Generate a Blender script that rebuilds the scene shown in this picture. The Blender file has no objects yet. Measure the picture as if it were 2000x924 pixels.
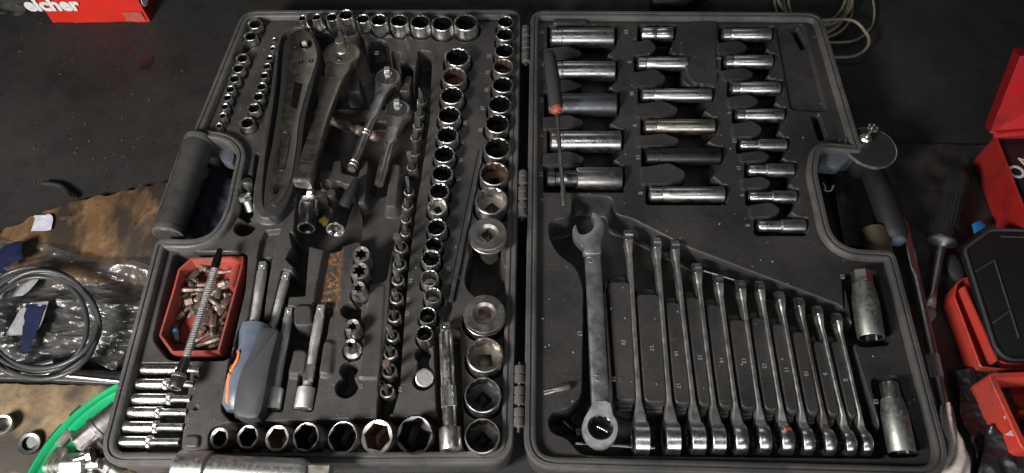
import bpy, math, random
import numpy as np
from mathutils import Vector, Matrix, noise
random.seed(7)
sc = bpy.context.scene
COL = sc.collection
# ------------------------------------------------------------------ camera
F = 1380.0; PITCH = 59.84; CAMZ = 0.65
A = math.radians(90 - PITCH); CA, SA = math.cos(A), math.sin(A)
cam_d = bpy.data.cameras.new('camera'); cam = bpy.data.objects.new('camera', cam_d); COL.objects.link(cam)
cam.location = (0, 0, CAMZ); cam.rotation_euler = (A, 0, 0)
cam_d.sensor_width = 36; cam_d.lens = 36 * F / 2000; cam_d.clip_start = 0.01; cam_d.clip_end = 50
sc.camera = cam
# ------------------------------------------------------------------ light
w = bpy.data.worlds.new('World'); sc.world = w; w.use_nodes = True
w.node_tree.nodes['Background'].inputs[0].default_value = (0.85, 0.92, 1.0, 1)
w.node_tree.nodes['Background'].inputs[1].default_value = 0.018
sc.view_settings.view_transform = 'Standard'; sc.view_settings.look = 'None'
sc.view_settings.exposure = 0.08; sc.view_settings.gamma = 1
def area(name, loc, tgt, size, power, col):
    d = bpy.data.lights.new(name, 'AREA'); d.shape = 'RECTANGLE'; d.size = size[0]; d.size_y = size[1]; d.energy = power; d.color = col
    o = bpy.data.objects.new(name, d); COL.objects.link(o); o.location = loc
    o.rotation_euler = (Vector(tgt) - Vector(loc)).to_track_quat('-Z', 'Y').to_euler()
area('work_lamp', (-0.66, -0.26, 0.62), (0.02, 0.36, 0.0), (0.22, 0.22), 18.5, (1.0, 0.97, 0.94))
area('overhead_fill', (0.25, -0.45, 1.7), (0.05, 0.3, 0.0), (0.75, 0.12), 2.2, (0.93, 0.97, 1.0))  # added overhead fill, lifts the highlights on the metal
area('doorway_light', (0.25, -1.15, 0.50), (0.05, 0.3, 0.03), (1.3, 0.45), 11.0, (0.88, 0.94, 1.0))
area('back_softbox', (0.05, 1.75, 1.35), (0.0, 0.3, 0.0), (1.0, 0.35), 1.6, (0.90, 0.95, 1.0))  # added dim softbox behind the case, for sheen on flat metal
# ------------------------------------------------------------------ pixel rays
def P(px, py, z):
    u = (px - 1000) / F; v = (462 - py) / F
    d = (u, v * CA + SA, v * SA - CA); t = (z - CAMZ) / d[2]
    return Vector((d[0] * t, d[1] * t, z))
def S(px, py, z):
    v = (462 - py) / F
    return (z - CAMZ) / (v * SA - CA) / F
RIM = 0.050; TL = 0.043; TR = 0.043; DEEP = 0.014
# ------------------------------------------------------------------ materials
MATS = {}
def newmat(name):
    m = bpy.data.materials.new(name); m.use_nodes = True
    nt = m.node_tree; b = nt.nodes['Principled BSDF']; MATS[name] = m
    return m, nt, b
def N(nt, typ, **kw):
    n = nt.nodes.new(typ)
    for k, v in kw.items():
        if k in ('operation', 'blend_type', 'data_type', 'attribute_name', 'feature', 'distance'): setattr(n, k, v)
        else:
            n.inputs[k.replace('_', ' ')].default_value = v
    return n
def mixc(nt, fac, a, b):
    n = nt.nodes.new('ShaderNodeMix'); n.data_type = 'RGBA'
    def put(sock, v):
        if isinstance(v, (tuple, list)): sock.default_value = (*v, 1) if len(v) == 3 else v
        elif isinstance(v, (int, float)): sock.default_value = v
        else: nt.links.new(v, sock)
    put(n.inputs[0], fac); put(n.inputs[6], a); put(n.inputs[7], b)
    return n.outputs[2]
def ramp(nt, src, a, b, va=0.0, vb=1.0):
    n = nt.nodes.new('ShaderNodeMapRange'); nt.links.new(src, n.inputs[0])
    n.inputs[1].default_value = a; n.inputs[2].default_value = b; n.inputs[3].default_value = va; n.inputs[4].default_value = vb
    n.clamp = True
    return n.outputs[0]
def coords(nt, rnd=True):
    tc = nt.nodes.new('ShaderNodeTexCoord'); out = tc.outputs['Object']
    if rnd:
        oi = nt.nodes.new('ShaderNodeObjectInfo')
        va = nt.nodes.new('ShaderNodeVectorMath'); va.operation = 'ADD'
        nt.links.new(out, va.inputs[0])
        cx = nt.nodes.new('ShaderNodeCombineXYZ')
        nt.links.new(oi.outputs['Random'], cx.inputs[0]); nt.links.new(oi.outputs['Random'], cx.inputs[1])
        nt.links.new(cx.outputs[0], va.inputs[1]); out = va.outputs[0]
    return out
def noi(nt, vec, scale, detail=4, rough=0.55):
    n = nt.nodes.new('ShaderNodeTexNoise'); n.inputs['Scale'].default_value = scale
    n.inputs['Detail'].default_value = detail; n.inputs['Roughness'].default_value = rough
    nt.links.new(vec, n.inputs['Vector']); return n.outputs['Fac']
def bump(nt, b, src, strength, dist):
    n = nt.nodes.new('ShaderNodeBump'); n.inputs['Strength'].default_value = strength; n.inputs['Distance'].default_value = dist
    nt.links.new(src, n.inputs['Height']); nt.links.new(n.outputs[0], b.inputs['Normal'])
def plastic(name, col, dust, rough=0.5, amt=0.5, specks=True, rust=False, scale=1.0, grain=0.35, rnd=False):
    m, nt, b = newmat(name); v = coords(nt, rnd)
    big = noi(nt, v, 14 * scale, 5, 0.62); mid = noi(nt, v, 70 * scale, 6, 0.7); fine = noi(nt, v, 900 * scale, 3, 0.6)
    f = ramp(nt, big, 0.38, 0.66, 0, amt); c = mixc(nt, f, col, dust)
    f2 = ramp(nt, mid, 0.52, 0.72, 0, 0.55); c = mixc(nt, f2, c, tuple(x * 0.55 for x in col))
    f3 = ramp(nt, fine, 0.55, 0.8, 0, 0.35 * amt + 0.1); c = mixc(nt, f3, c, tuple(min(1, x * 1.7) for x in dust))
    if amt >= 0.6:
        mp = nt.nodes.new('ShaderNodeMapping'); mp.inputs['Scale'].default_value = (30, 700, 30); mp.inputs['Rotation'].default_value = (0, 0, 0.9); nt.links.new(v, mp.inputs[0])
        mp2 = nt.nodes.new('ShaderNodeMapping'); mp2.inputs['Scale'].default_value = (24, 600, 24); mp2.inputs['Rotation'].default_value = (0, 0, -0.35); nt.links.new(v, mp2.inputs[0])
        for q in (mp, mp2): c = mixc(nt, ramp(nt, noi(nt, q.outputs[0], 1.0, 2, 0.5), 0.67, 0.75, 0, 0.22), c, tuple(min(1, x * 2.0) for x in dust))
        c = mixc(nt, ramp(nt, noi(nt, v, 28 * scale, 4, 0.6), 0.55, 0.70, 0, 0.45), c, tuple(x * 0.35 for x in col))
    if specks:
        vo = nt.nodes.new('ShaderNodeTexVoronoi'); vo.inputs['Scale'].default_value = 75; nt.links.new(v, vo.inputs['Vector'])
        s1 = ramp(nt, vo.outputs['Distance'], 0.05, 0.085, 1, 0)
        sep = nt.nodes.new('ShaderNodeSeparateColor'); nt.links.new(vo.outputs['Color'], sep.inputs[0])
        s2 = ramp(nt, sep.outputs[0], 0.86, 0.88)
        mu = nt.nodes.new('ShaderNodeMath'); mu.operation = 'MULTIPLY'; nt.links.new(s1, mu.inputs[0]); nt.links.new(s2, mu.inputs[1])
        mu2 = nt.nodes.new('ShaderNodeMath'); mu2.operation = 'MULTIPLY'; nt.links.new(mu.outputs[0], mu2.inputs[0]); mu2.inputs[1].default_value = 0.5
        c = mixc(nt, mu2.outputs[0], c, (0.42, 0.40, 0.37))
    if rust:
        at = nt.nodes.new('ShaderNodeAttribute'); at.attribute_name = 'rust'
        rn = noi(nt, v, 260, 6, 0.75); rr = ramp(nt, rn, 0.47, 0.62)
        mu = nt.nodes.new('ShaderNodeMath'); mu.operation = 'MULTIPLY'; nt.links.new(at.outputs['Fac'], mu.inputs[0]); nt.links.new(rr, mu.inputs[1])
        rc = mixc(nt, ramp(nt, noi(nt, v, 500, 3), 0.4, 0.6), (0.10, 0.045, 0.015), (0.42, 0.19, 0.05))
        c = mixc(nt, mu.outputs[0], c, rc)
    nt.links.new(c, b.inputs['Base Color'])
    r = ramp(nt, mid, 0.35, 0.7, rough - 0.1, rough + 0.2); nt.links.new(r, b.inputs['Roughness'])
    add = nt.nodes.new('ShaderNodeMath'); add.operation = 'MULTIPLY_ADD'; nt.links.new(mid, add.inputs[0]); add.inputs[1].default_value = 1.2; nt.links.new(fine, add.inputs[2])
    bump(nt, b, add.outputs[0], grain, 0.0006)
    b.inputs['Specular IOR Level'].default_value = 0.4
    return m
def metal(name, col, rough=0.28, grime=(0.03, 0.025, 0.02), amt=0.5, gs=220, pit=0.15, tint=None):
    if amt < 0.8: amt *= 0.45; gs *= 0.6; pit *= 0.25
    m, nt, b = newmat(name); v = coords(nt)
    n1 = noi(nt, v, gs, 6, 0.65); n2 = noi(nt, v, gs * 5, 4, 0.6); n0 = noi(nt, v, gs * 0.25, 3)
    f = ramp(nt, n1, 0.48, 0.80, 0, amt)
    c = mixc(nt, ramp(nt, n0, 0.35, 0.65), col, tint if tint else tuple(x * 0.84 for x in col))
    c = mixc(nt, f, c, grime); nt.links.new(c, b.inputs['Base Color'])
    me = ramp(nt, n1, 0.48, 0.80, 1.0, 1 - amt * 0.5); nt.links.new(me, b.inputs['Metallic'])
    r = ramp(nt, n1, 0.3, 0.75, rough * 0.85, min(1, rough + 0.16)); nt.links.new(r, b.inputs['Roughness'])
    if pit > 0.045: bump(nt, b, n2, pit, 0.0002)
    return m
def simple(name, col, rough=0.5, metallic=0.0, ns=120, var=0.35, bs=0.1):
    m, nt, b = newmat(name); v = coords(nt)
    n1 = noi(nt, v, ns, 5, 0.6)
    c = mixc(nt, ramp(nt, n1, 0.35, 0.7), col, tuple(x * (1 - var) for x in col)); nt.links.new(c, b.inputs['Base Color'])
    nt.links.new(ramp(nt, n1, 0.3, 0.7, max(0.05, rough - 0.08), min(1, rough + 0.12)), b.inputs['Roughness'])
    b.inputs['Metallic'].default_value = metallic
    bump(nt, b, noi(nt, v, ns * 6, 3), bs, 0.0004)
    return m
plastic('tray', (0.024, 0.0225, 0.0218), (0.076, 0.067, 0.061), 0.46, 0.75, rust=True)
plastic('lid_tray', (0.019, 0.018, 0.0175), (0.062, 0.056, 0.052), 0.44, 0.65, rust=True)
plastic('shell', (0.044, 0.043, 0.042), (0.13, 0.118, 0.107), 0.5, 0.65)
plastic('grip', (0.024, 0.0235, 0.023), (0.075, 0.070, 0.065), 0.5, 0.6)
plastic('floor', (0.0105, 0.010, 0.0095), (0.034, 0.031, 0.029), 0.62, 0.8, specks=False, scale=0.5)
plastic('grease', (0.010, 0.0095, 0.009), (0.055, 0.048, 0.044), 0.38, 0.8, scale=1.5, grain=0.8)
metal('chrome', (0.80, 0.78, 0.75), 0.24, amt=0.08, pit=0.04)
metal('steel', (0.60, 0.575, 0.545), 0.28, amt=0.42)
metal('worn_steel', (0.44, 0.405, 0.375), 0.34, amt=0.55, pit=0.3)
metal('inner_shade', (0.065, 0.06, 0.055), 0.38, amt=0.75)  # near-black metal puts the shade inside socket mouths into the colour
metal('rust_inner', (0.20, 0.145, 0.11), 0.55, (0.10, 0.058, 0.04), amt=0.85)
metal('rusty_rim', (0.44, 0.405, 0.37), 0.40, (0.20, 0.13, 0.09), amt=0.6)
metal('bronze', (0.29, 0.25, 0.205), 0.34, amt=0.10, tint=(0.265, 0.228, 0.185), gs=160, pit=0.1)
metal('dark_steel', (0.13, 0.125, 0.125), 0.36, amt=0.4)
metal('oxide_socket', (0.085, 0.082, 0.082), 0.4, amt=0.3)
metal('black_oxide', (0.045, 0.043, 0.043), 0.42, amt=0.4)
metal('grey_phosphate', (0.21, 0.21, 0.22), 0.42, amt=0.25)
metal('satin', (0.74, 0.73, 0.715), 0.50, amt=0.18, pit=0.12)
metal('aged_silver', (0.62, 0.60, 0.57), 0.36, (0.05, 0.04, 0.035), amt=0.85, gs=300, pit=0.5)
metal('mossy', (0.22, 0.17, 0.12), 0.6, (0.10, 0.06, 0.03), amt=0.9, gs=300, pit=0.6)
metal('wrench_grey', (0.52, 0.52, 0.535), 0.40, amt=0.06, pit=0.05, gs=160, tint=(0.48, 0.48, 0.49))
metal('shaft_steel', (0.78, 0.76, 0.73), 0.36, amt=0.10, pit=0.05)
metal('corroded', (0.40, 0.40, 0.375), 0.4, (0.07, 0.06, 0.045), amt=0.8, gs=260, pit=0.5)
metal('bit_steel', (0.23, 0.18, 0.15), 0.55, (0.14, 0.09, 0.07), amt=0.95, gs=300)
metal('brass', (0.38, 0.345, 0.295), 0.38, (0.10, 0.08, 0.06), amt=0.5)
plastic('red_plastic', (0.33, 0.038, 0.026), (0.16, 0.062, 0.046), 0.5, 0.9, scale=2.2)
plastic('orange_red', (0.46, 0.036, 0.022), (0.30, 0.055, 0.04), 0.42, 0.8, specks=False, scale=1.4)
plastic('card_red_dark', (0.26, 0.012, 0.010), (0.17, 0.02, 0.018), 0.42, 0.7, specks=False)
plastic('crimson', (0.52, 0.018, 0.022), (0.36, 0.035, 0.035), 0.38, 0.7, specks=False)
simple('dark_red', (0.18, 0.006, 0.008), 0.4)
simple('card_red', (0.55, 0.020, 0.010), 0.45, var=0.25, ns=25)
simple('white_print', (0.62, 0.60, 0.57), 0.6, var=0.15)
simple('emboss', (0.20, 0.195, 0.19), 0.5, var=0.2)
simple('black_plastic', (0.012, 0.012, 0.013), 0.35, var=0.4)
simple('black_rubber', (0.018, 0.018, 0.018), 0.5, var=0.3)
simple('grey_rubber', (0.036, 0.037, 0.039), 0.6, var=0.25)
simple('blue_grey', (0.105, 0.125, 0.17), 0.3, var=0.45, ns=50)
simple('orange', (0.70, 0.20, 0.055), 0.5, var=0.15)
simple('green', (0.0, 0.30, 0.105), 0.38, var=0.3, ns=18)
simple('cable_beige', (0.23, 0.19, 0.135), 0.5)
simple('cable_dark', (0.040, 0.042, 0.042), 0.38)
simple('blue_tag', (0.015, 0.17, 0.42), 0.45)
simple('blue_band', (0.03, 0.22, 0.60), 0.4)
simple('navy', (0.012, 0.014, 0.03), 0.85, var=0.5)
simple('navy_print', (0.010, 0.013, 0.040), 0.4, var=0.3)
simple('label_white', (0.25, 0.25, 0.255), 0.45, var=0.4, ns=160)
simple('glove', (0.44, 0.37, 0.33), 0.85, var=0.3, ns=400, bs=0.5)
simple('dull_grey', (0.050, 0.045, 0.042), 0.38, 0.4)
simple('bit_dull', (0.17, 0.125, 0.10), 0.5, 0.45, ns=400, var=0.6)
simple('matt_black', (0.010, 0.010, 0.010), 0.6)
simple('paper', (0.48, 0.48, 0.54), 0.7)
simple('yellow', (0.42, 0.32, 0.03), 0.6)
simple('black_bag', (0.014, 0.015, 0.016), 0.36, var=0.3, bs=0.3)
simple('red_collar', (0.42, 0.09, 0.065), 0.5)
# wood with oil stains
m, nt, b = newmat('wood'); v = coords(nt, False)
mp = nt.nodes.new('ShaderNodeMapping'); mp.inputs['Scale'].default_value = (1, 0.45, 1); mp.inputs['Rotation'].default_value = (0, 0, -0.22); nt.links.new(v, mp.inputs[0])
g1 = noi(nt, mp.outputs[0], 42, 6, 0.6); g2 = noi(nt, mp.outputs[0], 27, 5, 0.6); g3 = noi(nt, v, 130, 6, 0.7)
c = mixc(nt, ramp(nt, g1, 0.35, 0.65), (0.24, 0.135, 0.057), (0.11, 0.058, 0.023))
c = mixc(nt, ramp(nt, g3, 0.42, 0.62, 0, 0.8), c, (0.09, 0.048, 0.022))
c = mixc(nt, ramp(nt, g2, 0.42, 0.56, 0, 0.93), c, (0.020, 0.016, 0.012))
nt.links.new(c, b.inputs['Base Color']); b.inputs['Roughness'].default_value = 0.6; bump(nt, b, g3, 0.5, 0.001)
# pale wood at the near corner
m, nt, b = newmat('pale_wood'); v = coords(nt, False)
g1 = noi(nt, v, 30, 6, 0.65); g3 = noi(nt, v, 150, 6, 0.7); g2 = noi(nt, v, 12, 3, 0.6)
c = mixc(nt, ramp(nt, g1, 0.4, 0.65), (0.22, 0.155, 0.085), (0.10, 0.068, 0.04)); c = mixc(nt, ramp(nt, g3, 0.52, 0.7, 0, 0.6), c, (0.07, 0.045, 0.03))
c = mixc(nt, ramp(nt, g2, 0.42, 0.52, 0, 0.92), c, (0.016, 0.014, 0.012))
nt.links.new(c, b.inputs['Base Color']); b.inputs['Roughness'].default_value = 0.7; bump(nt, b, g3, 0.5, 0.001)
# clear film
def film(name, tint, opaq):
    m, nt, b = newmat(name); v = coords(nt, False)
    b.inputs['Base Color'].default_value = (*tint, 1); b.inputs['Roughness'].default_value = 0.22; b.inputs['Specular IOR Level'].default_value = 0.9
    tr = nt.nodes.new('ShaderNodeBsdfTransparent'); tr.inputs[0].default_value = (0.85, 0.86, 0.86, 1)
    mx = nt.nodes.new('ShaderNodeMixShader'); fac = ramp(nt, noi(nt, v, 60, 5, 0.7), 0.35, 0.75, opaq * 0.5, min(1, opaq * 1.4)); nt.links.new(fac, mx.inputs[0])
    nt.links.new(tr.outputs[0], mx.inputs[1]); nt.links.new(b.outputs[0], mx.inputs[2])
    nt.links.new(mx.outputs[0], nt.nodes['Material Output'].inputs[0]); bump(nt, b, noi(nt, v, 160, 4, 0.6), 0.3, 0.002)
film('clear_film', (0.12, 0.115, 0.11), 0.36); film('smoke_lid', (0.010, 0.010, 0.011), 0.62)
# knurled steel
def knurl(name, basecol, sc_):
    m, nt, b = newmat(name); tc = nt.nodes.new('ShaderNodeTexCoord')
    outs = []
    for rot in (0.7, -0.7):
        mp = nt.nodes.new('ShaderNodeMapping'); mp.inputs['Rotation'].default_value = (0, 0, rot); nt.links.new(tc.outputs['UV'], mp.inputs[0])
        wv = nt.nodes.new('ShaderNodeTexWave'); wv.inputs['Scale'].default_value = sc_; nt.links.new(mp.outputs[0], wv.inputs[0]); outs.append(wv.outputs['Fac'])
    mu = nt.nodes.new('ShaderNodeMath'); mu.operation = 'MULTIPLY'; nt.links.new(outs[0], mu.inputs[0]); nt.links.new(outs[1], mu.inputs[1])
    nt.links.new(mixc(nt, ramp(nt, mu.outputs[0], 0.1, 0.5), (0.22, 0.21, 0.20), basecol), b.inputs['Base Color'])
    b.inputs['Metallic'].default_value = 0.9; b.inputs['Roughness'].default_value = 0.35; bump(nt, b, mu.outputs[0], 0.9, 0.0006)
knurl('knurled', (0.62, 0.60, 0.57), 14)
# ------------------------------------------------------------------ mesh helpers
class MB:
    def __init__(s): s.v = []; s.f = []; s.m = []; s.uv = {}
    def build(s, name, mat, parent=None, origin=None, smooth=40):
        me = bpy.data.meshes.new(name)
        o = Vector(origin) if origin is not None else Vector((0, 0, 0))
        me.from_pydata([tuple(Vector(p) - o) for p in s.v], [], s.f)
        mats = mat if isinstance(mat, (list, tuple)) else [mat]
        for k in mats: me.materials.append(MATS[k])
        if any(s.m): me.polygons.foreach_set('material_index', s.m)
        if s.uv:
            ul = me.uv_layers.new(name='UVMap')
            for p in me.polygons:
                q = s.uv.get(p.index)
                if q:
                    for li, t in zip(p.loop_indices, q): ul.data[li].uv = t
        me.update()
        if smooth:
            me.polygons.foreach_set('use_smooth', [True] * len(me.polygons)); me.set_sharp_from_angle(angle=math.radians(smooth))
        ob = bpy.data.objects.new(name, me); COL.objects.link(ob)
        if parent: ob.parent = parent; ob.location = o - world_loc(parent)
        else: ob.location = o
        return ob
    def face(s, f, m=0): s.f.append(tuple(f)); s.m.append(m)
    def loft(s, fr, st, n=32, cap0=True, cap1=True, m=0, uv=False):
        """st: list of (z, shape, size[, mat]); rings joined in order in frame fr"""
        prev = None; first = None; mm = m
        for k, q in enumerate(st):
            z, shp, a = q[0], q[1], q[2]; mm = q[3] if len(q) > 3 else m
            base = len(s.v)
            for i in range(n):
                t = 2 * math.pi * i / n
                x, y = shape(shp, t, a); s.v.append(fr @ Vector((x, y, z)))
            if prev is not None:
                for i in range(n):
                    j = (i + 1) % n
                    s.face((prev + i, prev + j, base + j, base + i), mm)
                    if uv: s.uv[len(s.f) - 1] = [(i / n * 6, pz * uv), ((i + 1) / n * 6, pz * uv), ((i + 1) / n * 6, z * uv), (i / n * 6, z * uv)]
            else: first = base
            prev = base; pz = z
        if cap0: s.face([first + i for i in range(n - 1, -1, -1)], st[0][3] if len(st[0]) > 3 else m)
        if cap1: s.face([prev + i for i in range(n)], mm)
        return s
    def slab(s, pts, z0, z1, bev=0.0, m=0):
        """prism over a world 2D outline with a bevelled top"""
        pts = [Vector((p[0], p[1])) for p in pts]
        if sum(a.x * b.y - b.x * a.y for a, b in zip(pts, pts[1:] + pts[:1])) < 0: pts = pts[::-1]
        n = len(pts); nrm = normals(pts)
        rings = [(0, z0)] + ([(0, z1 - bev), (bev * 0.3, z1 - bev * 0.3), (bev, z1)] if bev else [(0, z1)])
        prev = None
        for off, z in rings:
            base = len(s.v)
            for p, q in zip(pts, nrm): s.v.append((p.x + q.x * off, p.y + q.y * off, z))
            if prev is not None:
                for i in range(n): j = (i + 1) % n; s.face((prev + i, prev + j, base + j, base + i), m)
            prev = base
        s.face([prev + i for i in range(n)], m); s.face([i + prev - n * (len(rings) - 1) for i in range(n - 1, -1, -1)], m)
        return s
    def tube(s, path, r, n=10, m=0, close=False):
        path = [Vector(p) for p in path]; k = len(path); rr = r if isinstance(r, list) else [r] * k
        base0 = len(s.v)
        for i, p in enumerate(path):
            a = path[(i - 1) % k] if (close or i > 0) else p; b_ = path[(i + 1) % k] if (close or i < k - 1) else p
            d = (b_ - a).normalized(); x = d.cross(Vector((0, 0, 1)))
            if x.length < 1e-4: x = Vector((1, 0, 0))
            x.normalize(); y = x.cross(d)
            for j in range(n):
                t = 2 * math.pi * j / n; s.v.append(p + x * math.cos(t) * rr[i] + y * math.sin(t) * rr[i])
        for i in range(k if close else k - 1):
            a = base0 + i * n; b_ = base0 + ((i + 1) % k) * n
            for j in range(n): q = (j + 1) % n; s.face((a + j, b_ + j, b_ + q, a + q), m)
        if not close:
            s.face([base0 + j for j in range(n)], m); s.face([base0 + (k - 1) * n + j for j in range(n - 1, -1, -1)], m)
        return s
    def box(s, fr, x0, x1, y0, y1, z0, z1, m=0, bev=0.0):
        b = bev
        pts = [(x0 + b, y0), (x1 - b, y0), (x1, y0 + b), (x1, y1 - b), (x1 - b, y1), (x0 + b, y1), (x0, y1 - b), (x0, y0 + b)] if b else [(x0, y0), (x1, y0), (x1, y1), (x0, y1)]
        n = len(pts); base = len(s.v)
        for z in (z0, z1):
            for p in pts: s.v.append(fr @ Vector((p[0], p[1], z)))
        for i in range(n): j = (i + 1) % n; s.face((base + i, base + j, base + n + j, base + n + i), m)
        s.face([base + n + i for i in range(n)], m); s.face([base + i for i in range(n - 1, -1, -1)], m)
        return s
def normals(pts):
    n = len(pts); out = []
    for i in range(n):
        d = pts[(i + 1) % n] - pts[i - 1]
        q = Vector((-d.y, d.x)); q.normalize(); out.append(q)
    return out
def shape(k, t, a):
    if k == 'o': return a * math.cos(t), a * math.sin(t)
    if k == 'e':  # ellipse, a=(rx, ry)
        return a[0] * math.cos(t), a[1] * math.sin(t)
    if k == 's':  # superellipse a=(rx,ry)
        c, q = math.cos(t), math.sin(t)
        return a[0] * math.copysign(abs(c) ** 0.4, c), a[1] * math.copysign(abs(q) ** 0.4, q)
    if k == 'h': r = a / math.cos((t + math.pi / 6) % (math.pi / 3) - math.pi / 6)
    elif k == '12':
        r = a * max(1 / math.cos((t + math.pi / 6) % (math.pi / 3) - math.pi / 6), 1 / math.cos(t % (math.pi / 3) - math.pi / 6))
    elif k == 'q': r = min(a / max(abs(math.cos(t)), abs(math.sin(t))), a * 1.32)
    elif k == 'qd':
        t2 = t + math.pi / 4; r = min(a / max(abs(math.cos(t2)), abs(math.sin(t2))), a * 1.32)
    elif k == 't': r = a * (0.84 + 0.20 * math.cos(6 * t))
    elif k == 'x': r = a * (0.62 + 0.38 * abs(math.cos(2 * t)) ** 1.5)
    elif k == 'k': r = a * (1 + 0.035 * math.cos(24 * t))
    else: r = a
    return r * math.cos(t), r * math.sin(t)
def frame(o, zdir, up=(0, 0, 1)):
    z = Vector(zdir).normalized(); x = Vector(up).cross(z)
    if x.length < 1e-4: x = Vector((1, 0, 0))
    x.normalize(); y = z.cross(x)
    M = Matrix((x, y, z)).transposed().to_4x4(); M.translation = Vector(o); return M
def T(o): return Matrix.Translation(Vector(o))
def smooth_loop(pts, k=6):
    n = len(pts); out = []
    for i in range(n):
        a, b, c, d = [Vector(pts[(i + j) % n]) for j in (-1, 0, 1, 2)]
        for q in range(k):
            t = q / k; out.append(0.5 * ((2 * b) + (c - a) * t + (2 * a - 5 * b + 4 * c - d) * t * t + (3 * b - a - 3 * c + d) * t ** 3))
    return out
def spline(pts, k=8):
    n = len(pts); out = []
    for i in range(n - 1):
        a, b, c, d = [Vector(pts[min(max(i + j, 0), n - 1)]) for j in (-1, 0, 1, 2)]
        for q in range(k):
            t = q / k; out.append(0.5 * ((2 * b) + (c - a) * t + (2 * a - 5 * b + 4 * c - d) * t * t + (3 * b - a - 3 * c + d) * t ** 3))
    out.append(Vector(pts[-1])); return out
def round_poly(pts, rad, k=7, close_step=None):
    pts = [Vector((p[0], p[1])) for p in pts]; n = len(pts); out = []
    for i in range(n):
        p = pts[i]; a = pts[i - 1] - p; b = pts[(i + 1) % n] - p; r = rad[i] if isinstance(rad, (list, tuple)) else rad
        ra = min(r, a.length * 0.48); rb = min(r, b.length * 0.48)
        p0 = p + a.normalized() * ra; p1 = p + b.normalized() * rb
        for q in range(k + 1):
            t = q / k; out.append(p0 * (1 - t) ** 2 + p * 2 * t * (1 - t) + p1 * t * t)
    if close_step:
        res = []
        for i in range(len(out)):
            a, b = out[i], out[(i + 1) % len(out)]; m = max(1, int((b - a).length / close_step))
            for q in range(m): res.append(a.lerp(b, q / m))
        out = res
    return out
def W2(pts, z): return [P(x, y, z).to_2d() for x, y in pts]
LOC = {}
def world_loc(o):
    v = Vector(LOC.get(o.name, o.location)) if not o.parent else Vector(o.location) + world_loc(o.parent)
    return v
def tag(o, label, cat, group=None, kind=None):
    if label: o['label'] = label
    if cat: o['category'] = cat
    if group: o['group'] = group
    if kind: o['kind'] = kind
    return o
def empty(name, loc, label, cat, group=None):
    o = bpy.data.objects.new(name, None); COL.objects.link(o); o.location = loc; o.empty_display_size = 0.01
    return tag(o, label, cat, group)
def struct(o): o['kind'] = 'structure'; return o
TXT = {}
def text(s, size, loc, rot, mat, parent=None, name='size_number', ext=0.0004, bold=0.0):
    cu = bpy.data.curves.new('t', 'FONT'); cu.body = s; cu.size = size; cu.extrude = ext; cu.offset = bold; cu.align_x = 'CENTER'; cu.align_y = 'CENTER'
    cu.resolution_u = 3
    o = bpy.data.objects.new('t', cu); me = bpy.data.meshes.new_from_object(o); bpy.data.objects.remove(o); bpy.data.curves.remove(cu)
    me.name = name; me.materials.clear(); me.materials.append(MATS[mat])
    ob = bpy.data.objects.new(name, me); COL.objects.link(ob)
    ob.rotation_euler = rot; ob.location = loc
    if parent: ob.parent = parent; ob.location = Vector(loc) - world_loc(parent)
    return ob
ORD = ['', 'first', 'second', 'third', 'fourth', 'fifth', 'sixth', 'seventh', 'eighth', 'ninth', 'tenth', 'eleventh', 'twelfth', 'thirteenth', 'fourteenth', 'fifteenth', 'sixteenth', 'seventeenth', 'eighteenth']
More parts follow.
